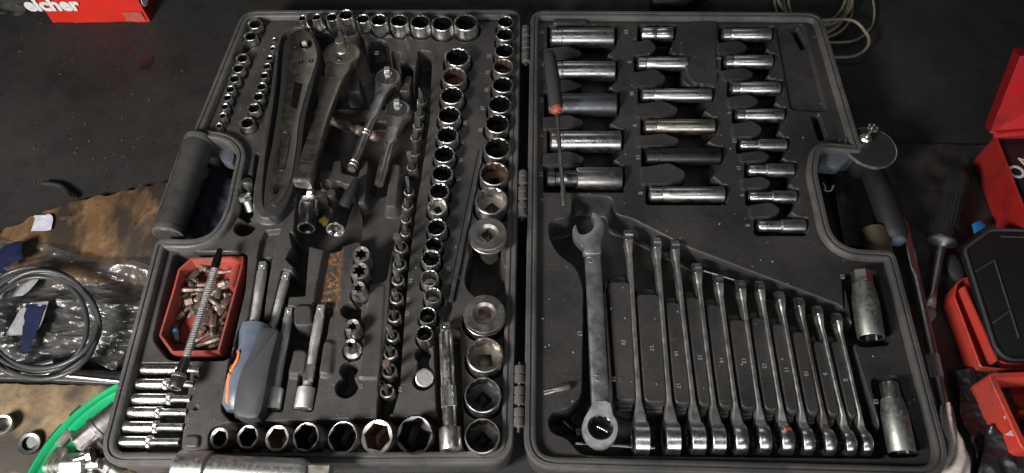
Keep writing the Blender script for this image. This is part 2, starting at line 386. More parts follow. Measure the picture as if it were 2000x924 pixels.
# ------------------------------------------------------------------ trays as moulded height fields
class Tray:
    def __init__(s, outline, z0, res=0.0007):
        xs = [p.x for p in outline]; ys = [p.y for p in outline]
        s.x0, s.y0 = min(xs), min(ys); s.res = res
        s.nx = int((max(xs) - s.x0) / res) + 1; s.ny = int((max(ys) - s.y0) / res) + 1
        s.X = s.x0 + np.arange(s.nx) * res; s.Y = s.y0 + np.arange(s.ny) * res
        s.H = np.full((s.ny, s.nx), z0, dtype=np.float64); s.R = np.zeros_like(s.H); s.out = outline; s.z0 = z0
    def win(s, x0, x1, y0, y1, pad):
        i0 = max(0, int((x0 - pad - s.x0) / s.res)); i1 = min(s.nx, int((x1 + pad - s.x0) / s.res) + 2)
        j0 = max(0, int((y0 - pad - s.y0) / s.res)); j1 = min(s.ny, int((y1 + pad - s.y0) / s.res) + 2)
        return i0, i1, j0, j1
    def sdf_poly(s, pts, XX, YY):
        d = np.full(XX.shape, 1e9); ins = np.zeros(XX.shape, bool); n = len(pts)
        for i in range(n):
            ax, ay = pts[i]; bx, by = pts[(i + 1) % n]; ex, ey = bx - ax, by - ay; L = ex * ex + ey * ey + 1e-14
            t = np.clip(((XX - ax) * ex + (YY - ay) * ey) / L, 0, 1)
            d = np.minimum(d, (XX - ax - ex * t) ** 2 + (YY - ay - ey * t) ** 2)
            if abs(ey) > 1e-12:
                c = ((ay > YY) != (by > YY)) & (XX < ex * (YY - ay) / ey + ax); ins ^= c
        d = np.sqrt(d); return np.where(ins, -d, d)
    def apply(s, w_, sdf, z, e, mode):
        i0, i1, j0, j1 = w_; t = np.clip(0.5 - sdf / e, 0, 1); t = t * t * (3 - 2 * t); h = s.H[j0:j1, i0:i1]
        if mode == 'rust': s.R[j0:j1, i0:i1] = np.maximum(s.R[j0:j1, i0:i1], t); return
        new = h * (1 - t) + z * t
        if mode == 'min': new = np.minimum(h, new)
        elif mode == 'max': new = np.maximum(h, new)
        s.H[j0:j1, i0:i1] = new
    def poly(s, pxpts, z, e=0.0024, r=0.0, mode='min', zr=None):
        zr = s.z0 if zr is None else zr
        pts = [P(x, y, zr).to_2d() for x, y in pxpts]
        if r: pts = round_poly(pts, r, 4)
        pts = [(p.x, p.y) for p in pts]
        xs = [p[0] for p in pts]; ys = [p[1] for p in pts]; w_ = s.win(min(xs), max(xs), min(ys), max(ys), e)
        XX, YY = np.meshgrid(s.X[w_[0]:w_[1]], s.Y[w_[2]:w_[3]])
        if XX.size: s.apply(w_, s.sdf_poly(pts, XX, YY), z, e, mode)
    def circ(s, c, r, z, e=0.0022, mode='min'):
        w_ = s.win(c[0] - r, c[0] + r, c[1] - r, c[1] + r, e); XX, YY = np.meshgrid(s.X[w_[0]:w_[1]], s.Y[w_[2]:w_[3]])
        if XX.size: s.apply(w_, np.hypot(XX - c[0], YY - c[1]) - r, z, e, mode)
    def pcirc(s, px, py, rpx, z, e=0.0022, mode='min'):
        s.circ(P(px, py, s.z0), rpx * S(px, py, s.z0), z, e, mode)
    def caps(s, a, b, wpx, z, e=0.0022, mode='min'):
        (ax, ay), (bx, by) = a, b; L = math.hypot(bx - ax, by - ay); nx, ny = -(by - ay) / L * wpx / 2, (bx - ax) / L * wpx / 2
        s.poly([(ax + nx, ay + ny), (bx + nx, by + ny), (bx - nx, by - ny), (ax - nx, ay - ny)], z, e, 0.002, mode)
    def build(s, name, mat, parent):
        XX, YY = np.meshgrid(s.X, s.Y); sd = s.sdf_poly([(p.x, p.y) for p in s.out], XX, YY)
        keep = sd < -0.0035
        idx = np.full(keep.shape, -1, dtype=np.int64); idx[keep] = np.arange(keep.sum())
        co = np.stack([XX[keep], YY[keep], s.H[keep]], 1).astype(np.float32)
        q = keep[:-1, :-1] & keep[:-1, 1:] & keep[1:, 1:] & keep[1:, :-1]
        f = np.stack([idx[:-1, :-1][q], idx[:-1, 1:][q], idx[1:, 1:][q], idx[1:, :-1][q]], 1).astype(np.int32)
        me = bpy.data.meshes.new(name); me.vertices.add(len(co)); me.vertices.foreach_set('co', co.ravel())
        me.loops.add(f.size); me.loops.foreach_set('vertex_index', f.ravel())
        me.polygons.add(len(f)); me.polygons.foreach_set('loop_start', np.arange(0, f.size, 4, dtype=np.int32)); me.polygons.foreach_set('loop_total', np.full(len(f), 4, dtype=np.int32))
        me.update(calc_edges=True); me.polygons.foreach_set('use_smooth', np.ones(len(f), bool))
        at = me.attributes.new('rust', 'FLOAT', 'POINT'); at.data.foreach_set('value', s.R[keep].astype(np.float32))
        me.materials.append(MATS[mat]); ob = bpy.data.objects.new(name, me); COL.objects.link(ob); ob.parent = parent
        return ob
def shell(name, outline, parent, flare=0.0):
    """rim and outer walls swept along the outline"""
    pts = [Vector(p) for p in outline]
    if sum(a.x * b.y - b.x * a.y for a, b in zip(pts, pts[1:] + pts[:1])) < 0: pts = pts[::-1]
    nr = normals(pts); mb = MB(); n = len(pts)
    prof = [(0.004, 0.004), (0.0012, 0.009), (0.0, 0.038), (-0.0007, 0.0395), (-0.0008, 0.0462), (-0.0002, RIM - 0.0012), (0.0006, RIM), (0.0036, RIM), (0.0042, RIM - 0.0014), (0.0056, RIM - 0.0014), (0.0062, RIM - 0.0002), (0.0085, RIM - 0.0004), (0.0096, RIM - 0.0018), (0.0104, 0.036)]
    prev = None
    for off, z in prof:
        base = len(mb.v)
        for p, q in zip(pts, nr): mb.v.append((p.x + q.x * off, p.y + q.y * off, z))
        if prev is not None:
            for i in range(n): j = (i + 1) % n; mb.face((prev + i, prev + j, base + j, base + i))
        prev = base
    mb.face(list(range(n - 1, -1, -1)))
    return mb.build(name, 'shell', parent, smooth=50)
CASE = empty('tool_case', (0, 0, 0), 'large open black socket set case lying flat, dusty moulded trays, hinge in the middle', 'tool case')
LO = round_poly(W2([(474, 20), (1017, 18), (1001, 903), (188, 908), (305, 466), (400, 468), (436, 425), (464, 296), (440, 272), (374, 262), (398, 205)], RIM),
                [0.020, 0.018, 0.020, 0.024, 0.010, 0.022, 0.02, 0.010, 0.010, 0.008, 0.02], 8, 0.003)
RO = round_poly(W2([(1037, 20), (1604, 24), (1686, 296), (1604, 288), (1596, 335), (1630, 484), (1748, 490), (1866, 935), (1024, 913)], RIM),
                [0.018, 0.020, 0.006, 0.012, 0.010, 0.028, 0.010, 0.03, 0.028], 8, 0.003)
BS = shell('base_shell', LO, CASE); LS = shell('lid_shell', RO, CASE)
L = Tray(LO, TL); R = Tray(RO, TR)
# ------------------------------------------------------------------ sockets standing in the base tray
def socket_mesh(Rr, Ln, kind='12', wall=0.74, depth=0.6, sq=0.35, flare=None, seg=48, rimw=0.93):
    mb = MB(); a = Rr * wall
    if kind == '12': a = Rr * wall * 0.93
    if kind == 't': a = Rr * wall * 0.86
    st = []
    if flare: st += [(-Ln, 'o', Rr * flare * 0.94), (-Ln + 0.001, 'o', Rr * flare), (-Ln * 0.52, 'o', Rr * flare), (-Ln * 0.40, 'o', Rr)]
    else: st += [(-Ln, 'o', Rr * 0.95), (-Ln + 0.001, 'o', Rr), (-Ln * 0.45, 'o', Rr), (-Ln * 0.43, 'o', Rr * 0.985)]
    st += [(-0.0016, 'o', Rr * 0.985), (-0.0005, 'o', Rr * 0.97), (0, 'o', Rr * rimw), (-0.0001, 'o', Rr * (rimw - 0.03)), (-0.0010, kind, a, 0), (-0.003, kind, a, 1), (-Ln * depth, kind, a, 1), (-Ln * depth - 0.0006, 'o', a * 0.9, 1),
           (-Ln * depth - 0.001, 'q', Rr * sq, 1), (-Ln + 0.0005, 'q', Rr * sq, 1)]
    mb.loft(T((0, 0, 0)), st, seg, False, True)
    return mb
def stand(px, py, wpx, kind, h, label, group, mats=('steel', 'inner_shade'), Ln=0.026, tilt=None, well=1.13, rot=None, name='socket', depth=0.6, wz=None, **kw):
    z = TL + h; c = P(px, py, z); r = wpx / 2 * S(px, py, z)
    mb = socket_mesh(r, Ln, kind, depth=depth, **kw)
    o = mb.build(name, list(mats)); o.location = c
    q = Vector((0, 0, 1)) if not tilt else Vector((tilt[0], tilt[1], 1)).normalized()
    rq = q.to_track_quat('Z', 'Y'); o.rotation_mode = 'QUATERNION'
    from mathutils import Quaternion
    o.rotation_quaternion = rq @ Quaternion((0, 0, 1), random.uniform(0, 6.28) if rot is None else rot)
    tag(o, label, 'socket', group)
    fl = kw.get('flare') or 1
    L.circ(c - q * (z - TL), r * well * fl, wz if wz else max(0.012, z - Ln - 0.001))
    return o
colA = [(497.5, 46, 29), (489, 70, 27), (473, 113, 25.5), (465, 133, 25), (457.5, 153, 22.5), (449, 173.6, 20), (444, 190, 18), (439, 207.6, 16), (434.5, 225, 14.5), (427, 245, 12.5)]
for i, (x, y, d) in enumerate(colA):
    stand(x, y, d, 'o' if i > 4 else '12', 0.009, f'small chrome socket, {ORD[i+1]} down the outer left column above the carry grip', 'sockets down the outer left column', ('chrome', 'inner_shade'), 0.022, wall=0.72)
L.pcirc(476, 93, 13, 0.018)
colB = [(535, 77, 9.5), (532, 94, 12.5), (526, 113, 15), (521, 129, 16.5), (516, 147, 18.5), (510.6, 168, 21), (504.5, 188, 23.5), (495.5, 210.6, 26.5), (482, 239, 30)]
for i, (x, y, d) in enumerate(colB):
    stand(x, y, d, 'h', 0.009, f'small hexagon socket, {ORD[i+1]} down the short column left of the plated ratchet', 'small sockets beside the plated ratchet', ('steel', 'inner_shade'), 0.022, wall=0.70)
rowC = [(590, 35, 16, 1.5), (618, 33, 18, 1.45), (648, 33, 24, 1.08), (675, 28, 30, 0), (708.5, 36, 27, 0), (740, 38, 34.5, 0), (779.5, 39.5, 37, 0), (820.6, 42, 40, 0), (863.6, 45, 43.5, 0), (909.7, 43, 47.5, 0)]
for i, (x, y, d, fl) in enumerate(rowC):
    lb = ['with a flared foot', 'with a flared foot', 'with a narrow mouth', 'standing taller than the rest', '', '', '', '', '', ', largest of the row'][i]
    stand(x, y, d, '12', 0.020 if i == 3 else 0.015, f'chrome socket {lb} {ORD[i+1]} from left in the top row'.replace('  ', ' ').replace(' ,', ','), 'sockets along the top row', ('chrome', 'inner_shade'), 0.026, flare=fl or None, wall=0.8)
colD = [(893, 110.6, 51, 0), (887, 148.5, 49, 1), (882, 185.5, 47, 0), (877, 224, 46, 0), (873, 263, 44, 0), (866.7, 300.6, 43, 0), (863.6, 337.6, 43, 0), (857.6, 373, 40, 0), (854, 402.7, 40, 2), (852, 443, 40, 0), (847.6, 478, 35, 3), (841.5, 504, 38.5, 0), (838.6, 543, 37, 4), (844.8, 576.4, 35, 4), (834.5, 615.7, 35.5, 0), (828.6, 651, 34, 0)]
for i, (x, y, d, k) in enumerate(colD):
    ds = ['polished twelve point socket', 'rusty mouthed twelve point socket', 'socket with a shallow mouth and shiny step inside', 'slightly tilted hexagon socket', 'twelve point socket with brown rust inside'][k]
    stand(x, y, d, 'h' if k == 3 else '12', 0.012, f'{ds}, {ORD[i+1]} down the long middle column', 'sockets down the long middle column', ('rusty_rim' if k == 1 else 'chrome', {1: 'rust_inner', 4: 'rusty_rim', 2: 'steel'}.get(k, 'inner_shade')),
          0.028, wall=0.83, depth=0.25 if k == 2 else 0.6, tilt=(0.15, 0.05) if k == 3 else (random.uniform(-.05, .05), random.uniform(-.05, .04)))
colE = [(987, 42, 33, 0), (986, 67, 35.5, 0), (985, 98.5, 38.5, 0), (983, 129, 41.5, 1), (982, 165, 43, 0), (976, 203, 47, 0), (971, 241, 48.5, 0), (971, 288.5, 53.5, 0), (965, 338.5, 58, 1), (960, 391.5, 66, 2)]
for i, (x, y, d, k) in enumerate(colE):
    ds = ['twelve point socket', 'twelve point socket rusted orange inside', 'wide socket showing its square drive hole'][k]
    stand(x, y, d, '12', 0.014, f'{ds}, {ORD[i+1]} down in the column beside the hinge', 'sockets down the hinge side column', ('rusty_rim' if k == 1 else 'steel', 'rust_inner' if k == 1 else ('rusty_rim' if k == 2 else 'inner_shade')), 0.030, wall=0.85, depth=0.5, sq=0.34)
for i, (x, y, d) in enumerate([(947, 693, 74), (943, 771, 73.5), (942, 851, 71)]):
    stand(x, y, d, '12', 0.014, ['large twelve point socket with brassy floor around a square hole, below the flat topped sockets', 'large twelve point socket second from the bottom corner by the hinge', 'large twelve point socket in the bottom corner by the hinge'][i],
          'big sockets at the lower hinge corner', ('steel', ['brass', 'dark_steel', 'inner_shade'][i]), 0.034, wall=0.87, depth=0.42, sq=0.36, well=1.09, rot=0.1 if i == 0 else 0.8)
# upside-down flanged sockets, square drive up
def flanged(px, py, wpx, h, neck, label):
    z = TL + h; c = P(px, py, z); r = wpx / 2 * S(px, py, z); t = empty('impact_socket', c - Vector((0, 0, 0.035)), label, 'socket', 'upside down sockets showing their square drives')
    st = ([(-0.045, 'o', r * 0.52), (-0.017, 'o', r * 0.52), (-0.0165, 'o', r * 0.60), (-0.0145, 'o', r * 0.60)] if neck else [(-0.040, 'o', r * 0.93), (-0.016, 'o', r * 0.93)])
    st += [(-0.0135, 'o', r * 0.90), (-0.009, 'o', r * 0.985), (-0.0075, 'o', r * 0.985), (-0.0070, 'o', r * 0.95), (-0.0062, 'o', r * 0.95), (-0.0056, 'o', r), (-0.002, 'o', r), (0, 'o', r * 0.94), (0, 'o', r * 0.56)]
    mb = MB(); mb.loft(T(c), st, 56, True, False); mb.build('flange', 'worn_steel', t, c - Vector((0, 0, 0.02)))
    mb = MB(); mb.loft(T(c), [(0, 'o', r * 0.56), (-0.0032, 'o', r * 0.44), (-0.0034, 'qd' if neck else 'q', r * 0.30), (-0.020, 'qd' if neck else 'q', r * 0.30)], 56, False, True, 0); mb.build('square_drive', 'brass', t, c)
    L.circ(c, r * (0.62 if neck else 1.07), 0.012)
    if neck: L.circ(c, r * 1.06, TL - 0.004)
    return c, r
L.pcirc(952, 545, 42, 0.020); L.poly([(925, 470), (975, 470), (985, 540), (910, 540)], 0.020)
flanged(953, 456, 76, 0.026, True, 'upside down flanged socket on a narrow neck above the empty round well')
flanged(946, 612, 84, 0.017, False, 'wide upside down socket with rounded square hole below the empty well')
# bottom row, leaning hexagon impact sockets
rowF = [(427.7, 856, 41, 'worn_steel', 'inner_shade'), (483.4, 853.5, 46, 'worn_steel', 'black_oxide'), (540.6, 856, 51, 'rusty_rim', 'rust_inner'), (597, 853.5, 56, 'steel', 'black_oxide'), (668.6, 854, 62, 'steel', 'black_oxide'), (735.7, 853, 67, 'rusty_rim', 'rust_inner'), (809, 850, 75, 'dark_steel', 'black_oxide')]
L.poly([(408, 838), (445, 828), (870, 815), (865, 885), (410, 884)], 0.012, 0.003, 0.01)
for i, (x, y, d, a, b_) in enumerate(rowF):
    lb = ['smallest leaning hexagon socket, far left', 'grey hexagon socket with black inside, second from left', 'rust tinted hexagon socket, third from left', 'leaning hexagon socket with double rim, fourth from left', 'thin walled hexagon socket, fifth from left', 'brown rusty hexagon socket with thick rim, sixth from left', 'largest dark socket, far right'][i]
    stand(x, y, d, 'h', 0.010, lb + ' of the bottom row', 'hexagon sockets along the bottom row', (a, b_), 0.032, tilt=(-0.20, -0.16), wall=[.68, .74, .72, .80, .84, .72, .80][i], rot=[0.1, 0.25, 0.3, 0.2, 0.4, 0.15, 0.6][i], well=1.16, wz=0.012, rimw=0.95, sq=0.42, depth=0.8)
for x in (468, 524, 584, 645, 712): L.pcirc(x - 10, 884, 13, TL - 0.002, 0.004, 'max')
# torx sockets
for i, (x, y, d, fl) in enumerate([(705, 495.5, 34, 0), (701.5, 528, 37, 0), (699, 562, 29, 1.25), (688, 637, 31, 1.15), (683.5, 673, 24, 1.5)]):
    d2 = ['rust tinged', 'widest', 'flared foot', 'thick walled', 'smallest'][i]
    stand(x, y, d, 't', 0.015, f'{d2} star mouthed socket, {ORD[i+1]} from the top of the short middle column', 'star shaped torx sockets', ('rusty_rim' if i == 0 else 'steel', 'inner_shade'), 0.026, wall=0.78 if i < 2 else 0.66, flare=fl or None, rot=0.5, depth=0.7)
for x, y, r in ((682, 606, 15), (681, 722, 16), (677, 756, 20), (826, 692, 15), (827, 741, 20)): L.pcirc(x, y, r, 0.026)
L.poly([(672, 720), (692, 720), (688, 760), (668, 760)], 0.026); L.poly([(818, 690), (836, 692), (838, 740), (816, 740)], 0.030); L.poly([(690, 590), (705, 590), (700, 650), (674, 650)], 0.028, 0.003, 0.004)
z = 0.044; c = P(829, 738, z); r = 18 * S(829, 738, z); mb = MB(); mb.loft(frame(c, (0.1, -0.25, 1)), [(-0.006, 'o', r), (-0.0004, 'o', r), (0, 'o', r * 0.95), (0.0001, 'o', r * .80), (-0.0006, 'o', r * .78), (-0.0005, 'o', r * .3)], 40)
tag(mb.build('metal_plug', 'aged_silver', None, c), 'round pitted silver plug stuck in the empty well below the long middle column', 'plug')
# ------------------------------------------------------------------ bit sockets in the trench
L.poly([(818, 98), (843, 100), (838, 230), (828, 300), (812, 400), (797, 520), (787, 640), (779, 760), (757, 836), (737, 834), (741, 740), (757, 640), (765, 520), (782, 400), (796, 290), (806, 200)], 0.022, 0.0024, 0.004)
def bit_tip(mb, fr, k, r, h):
    if k == 'x': mb.loft(fr, [(0, 'h', r), (h * .55, 'h', r), (h * .65, 'x', r * .95), (h, 'x', r * .25)], 24)
    elif k == 'h': mb.loft(fr, [(0, 'h', r), (h - .0006, 'h', r), (h, 'h', r * .88)], 24)
    elif k == 's': mb.loft(fr, [(0, 'o', r), (h * .45, 'o', r), (h * .6, 's', (r, r * .45)), (h, 's', (r * .9, r * .2))], 24)
    elif k == 'b': mb.loft(fr, [(0, 'h', r * .8), (h * .55, 'h', r * .8), (h * .62, 'h', r * 1.25), (h - .0005, 'h', r * 1.25), (h, 'h', r * 1.1)], 24)
    else:
        mb.loft(fr, [(0, 'o', r * .75), (h * .5, 'o', r * .75), (h * .6, 't', r * 1.15), (h, 't', r * 1.15), (h, 'o', r * .5, 1), (h * .75, 'o', r * .45, 1)], 36)
bits = [(823.6, 197, 20, 817, 172, 'x'), (820, 222, 20, 811, 194, 'x'), (816.7, 245, 22, 807, 222, 'x'), (812, 268, 22, 804, 250, 'x'), (810.6, 298, 20, 801, 270, 'x'), (804.5, 326, 22, 800.6, 297, 'h'),
        (798.5, 374, 21, 793, 347.6, 's'), (795.5, 401, 23, 787, 388, 'x'), (793, 428, 21, 785, 406, 'x'), (791.5, 454, 20, 785, 436, 'x'), (783, 482.4, 28, 775, 458, 'b'), (780, 515.7, 28, 772.6, 495, 'h'),
        (777, 546.7, 26, 772.6, 527.6, 'h'), (774, 582, 28, 770, 567, 'h'), (769.5, 618, 28.5, 763, 604, 't'), (766.7, 656, 26.5, 762, 639.5, 'h'), (762.4, 689.5, 28, 756.7, 675.7, 't'), (760, 724, 31, 755.7, 708, 'b'), (755.7, 764, 30, 750, 747, 't')]
for i, (x, y, d, tx, ty, k) in enumerate(bits):
    z = TL - 0.001; c = P(x, y, z); s_ = S(x, y, z); r = d / 2 * s_
    h = math.hypot(tx - x, ty - y) * s_ / math.sin(math.atan2(c.y, CAMZ - z)) * 0.95
    nm = {'x': 'cross head', 'h': 'hexagon', 's': 'slim flat head', 'b': 'wide headed', 't': 'hollow star head'}[k]
    t = empty('bit_socket', c - Vector((0, 0, 0.018)), f'{nm} bit socket, {ORD[i+1] if i < 10 else ORD[19-i]} from the {"top" if i < 10 else "bottom"} of the black bit trench', 'bit socket', 'bit sockets standing in the black trench')
    mb = MB(); mb.loft(T(c), [(-0.018, 'o', r * .95), (-0.001, 'o', r), (0, 'o', r * .93), (-0.0003, 'o', r * .72), (-0.003, 'o', r * .62, 1)], 32, False, True)
    mb.build('socket_base', ['chrome' if i > 5 else 'steel', 'inner_shade'], t, c)
    mb = MB(); rb = {'x': .42, 'h': .36, 's': .32, 'b': .38, 't': .36}[k] * r
    bit_tip(mb, frame(c - Vector((0, 0, .004)), (random.uniform(-.04, .04), random.uniform(-.05, .05), 1), (0, 1, 0)), k, rb, h + 0.004)
    mb.build('bit', ['bit_steel' if k == 'b' else 'steel', 'black_oxide'], t, c)
# ------------------------------------------------------------------ base tray moulding
pit = 0.014
L.poly([(604, 66), (700, 60), (706, 72), (716, 110), (722, 76), (758, 76), (760, 110), (806, 130), (806, 250), (790, 330), (748, 372), (640, 352), (585, 360), (575, 300), (598, 200), (612, 120)], pit, 0.003, 0.008)
L.pcirc(776, 108, 13, 0.012)
L.poly([(598, 183), (765, 186), (752, 215), (668, 216), (590, 212)], 0.027, 0.006, 0.003, 'max')
for q in ([(612, 142), (650, 142), (648, 180), (608, 180)], [(682, 142), (702, 142), (706, 180), (674, 180)], [(730, 150), (742, 150), (742, 182), (728, 182)], [(790, 143), (808, 143), (803, 178), (774, 178)]):
    L.poly(q, TL - 0.002, 0.005, 0.005, 'max')
L.poly([(590, 350), (640, 345), (750, 365), (795, 330), (785, 400), (768, 470), (752, 548), (722, 552), (706, 470), (690, 470), (640, 480), (588, 470)], 0.031, 0.004, 0.005)
for q in ([(648, 314), (671, 312), (672, 372), (640, 374)], [(704, 314), (724, 312), (716, 400), (684, 402)], [(762, 320), (786, 320), (776, 408), (750, 408)], [(624, 332), (650, 332), (712, 348), (706, 372), (618, 352)]):
    L.poly(q, TL + 0.002, 0.005, 0.005, 'max')
L.poly([(584, 376), (632, 366), (650, 362), (660, 356), (694, 380), (700, 410), (700, 470), (640, 488), (600, 478), (575, 462), (578, 415)], 0.016, 0.003, 0.006)
L.pcirc(647, 378, 13, TL + 0.002, 0.005, 'max'); L.pcirc(574, 382, 13, TL + 0.003, 0.005, 'max')
# raised wall round the plated ratchet
L.poly([(548, 64), (575, 52), (602, 54), (624, 78), (628, 112), (612, 175), (597, 235), (590, 300), (580, 350), (566, 400), (545, 434), (512, 438), (496, 415), (495, 388), (506, 325), (518, 270), (532, 180), (541, 90)], TL + 0.007, 0.006, 0.012, 'max')
L.poly([(556, 74), (578, 62), (600, 64), (616, 84), (618, 112), (603, 175), (590, 235), (582, 300), (572, 350), (558, 395), (540, 418), (520, 415), (518, 380), (524, 310), (534, 250), (546, 160), (550, 95)], TL - 0.006, 0.003, 0.01)
L.poly([(468, 345), (495, 340), (500, 300), (505, 300), (495, 395), (492, 425), (465, 425), (462, 400)], 0.022, 0.003, 0.004); L.pcirc(478, 443, 19, 0.014)
L.poly([(519, 452), (546, 449), (534, 484), (532, 504), (503, 503), (510, 470)], TL - 0.006, 0.003)
L.poly([(506, 500), (530, 500), (518, 575), (512, 628), (548, 630), (530, 770), (500, 822), (452, 822), (434, 800), (450, 700), (470, 640), (486, 622)], 0.015, 0.003, 0.004)
L.caps((563, 530), (534, 650), 24, 0.018)
L.poly([(568, 455), (590, 470), (602, 474), (594, 576), (562, 578), (575, 520), (560, 505), (572, 480)], 0.016, 0.003)
L.caps((568, 600), (532, 800), 36, 0.017); L.caps((630, 592), (592, 800), 36, 0.017)
L.poly([(572, 642), (622, 642), (612, 680), (572, 682)], 0.024, 0.003)
L.poly([(574, 598), (612, 598), (614, 640), (572, 642)], TL + 0.004, 0.004, 0.006, 'max'); L.poly([(578, 684), (606, 684), (600, 735), (562, 737)], TL + 0.004, 0.005, 0.006, 'max')
L.poly([(632, 666), (654, 668), (648, 735), (622, 735)], TL + 0.004, 0.005, 0.006, 'max')
L.poly([(640, 462), (668, 466), (664, 520), (655, 600), (650, 618), (612, 618), (620, 560), (630, 510)], 0.0355, 0.004, 0.004)
L.poly([(640, 475), (668, 480), (660, 600), (640, 620), (618, 600), (634, 540)], 0, 0.010, 0.0, 'rust')
L.poly([(722, 560), (752, 558), (748, 640), (742, 740), (700, 740), (712, 640)], TL + 0.0018, 0.003, 0.004, 'max')
L.poly([(936, 292), (944, 292), (876, 636), (866, 636)], TL - 0.004, 0.0022)
L.caps((872, 640), (880, 862), 48, 0.018)
L.poly([(342, 492), (482, 494), (478, 560), (446, 702), (330, 702), (300, 662), (316, 590)], 0.018, 0.003, 0.006)
L.poly([(262, 712), (372, 712), (352, 880), (226, 880)], 0.026, 0.003, 0.003)
L.poly([(372, 714), (412, 714), (396, 872), (352, 876)], TL, 0.003, 0.004, 'max')
for (x0, y, x1, h) in ((280, 736, 388, 7), (268, 764, 375, 7), (258, 790, 370, 7), (250, 818, 364, 7), (242, 847, 356, 7)): L.poly([(x0, y - h / 2), (x1, y - h / 2), (x1, y + h / 2), (x0, y + h / 2)], TL - 0.009, 0.004, 0.0, 'max')
L.pcirc(384, 735, 4, TL - 0.003, 0.002); L.pcirc(383, 797, 4, TL - 0.003, 0.002)
L.poly([(362, 852), (392, 852), (390, 876), (360, 876)], TL + 0.003, 0.003, 0.004, 'max')
L.poly([(716, 70), (790, 70), (800, 100), (716, 100)], TL - 0.003, 0.003, 0.004)
# ------------------------------------------------------------------ lid tray moulding and its lying sockets
colX = [[(1075, 1198, 74, 38, 'steel', 0), (1076, 1200, 139, 38, 'steel', 0), (1070, 1203, 205, 44, 'grey_phosphate', 2), (1075, 1211, 277, 42, 'chrome', 0), (1068, 1213, 349, 44, 'worn_steel', 3)],
        [(1252, 1313, 67, 27, 'chrome', 4), (1245, 1342, 125, 27, 'steel', 0), (1253, 1388, 187, 27, 'steel', 0), (1258, 1394, 248, 30, 'bronzy', 0), (1260, 1405, 306, 33, 'oxide_socket', 2), (1268, 1413, 380, 31, 'steel', 0)],
        [(1410, 1504, 69, 26, 'steel', 0), (1415, 1506, 121.5, 27, 'steel', 0), (1427, 1521, 173.5, 27, 'steel', 0), (1437, 1528, 226, 26, 'steel', 0), (1445, 1534, 284, 24, 'steel', 1), (1461, 1548, 333, 27, 'steel', 1), (1463, 1552, 385, 25, 'chrome', 1), (1480, 1570, 442, 27, 'steel', 1)]]
metal('bronzy', (0.46, 0.41, 0.355), 0.3, amt=0.3)
cn = ['left column of the lid', 'middle column of the lid', 'right column of the lid']
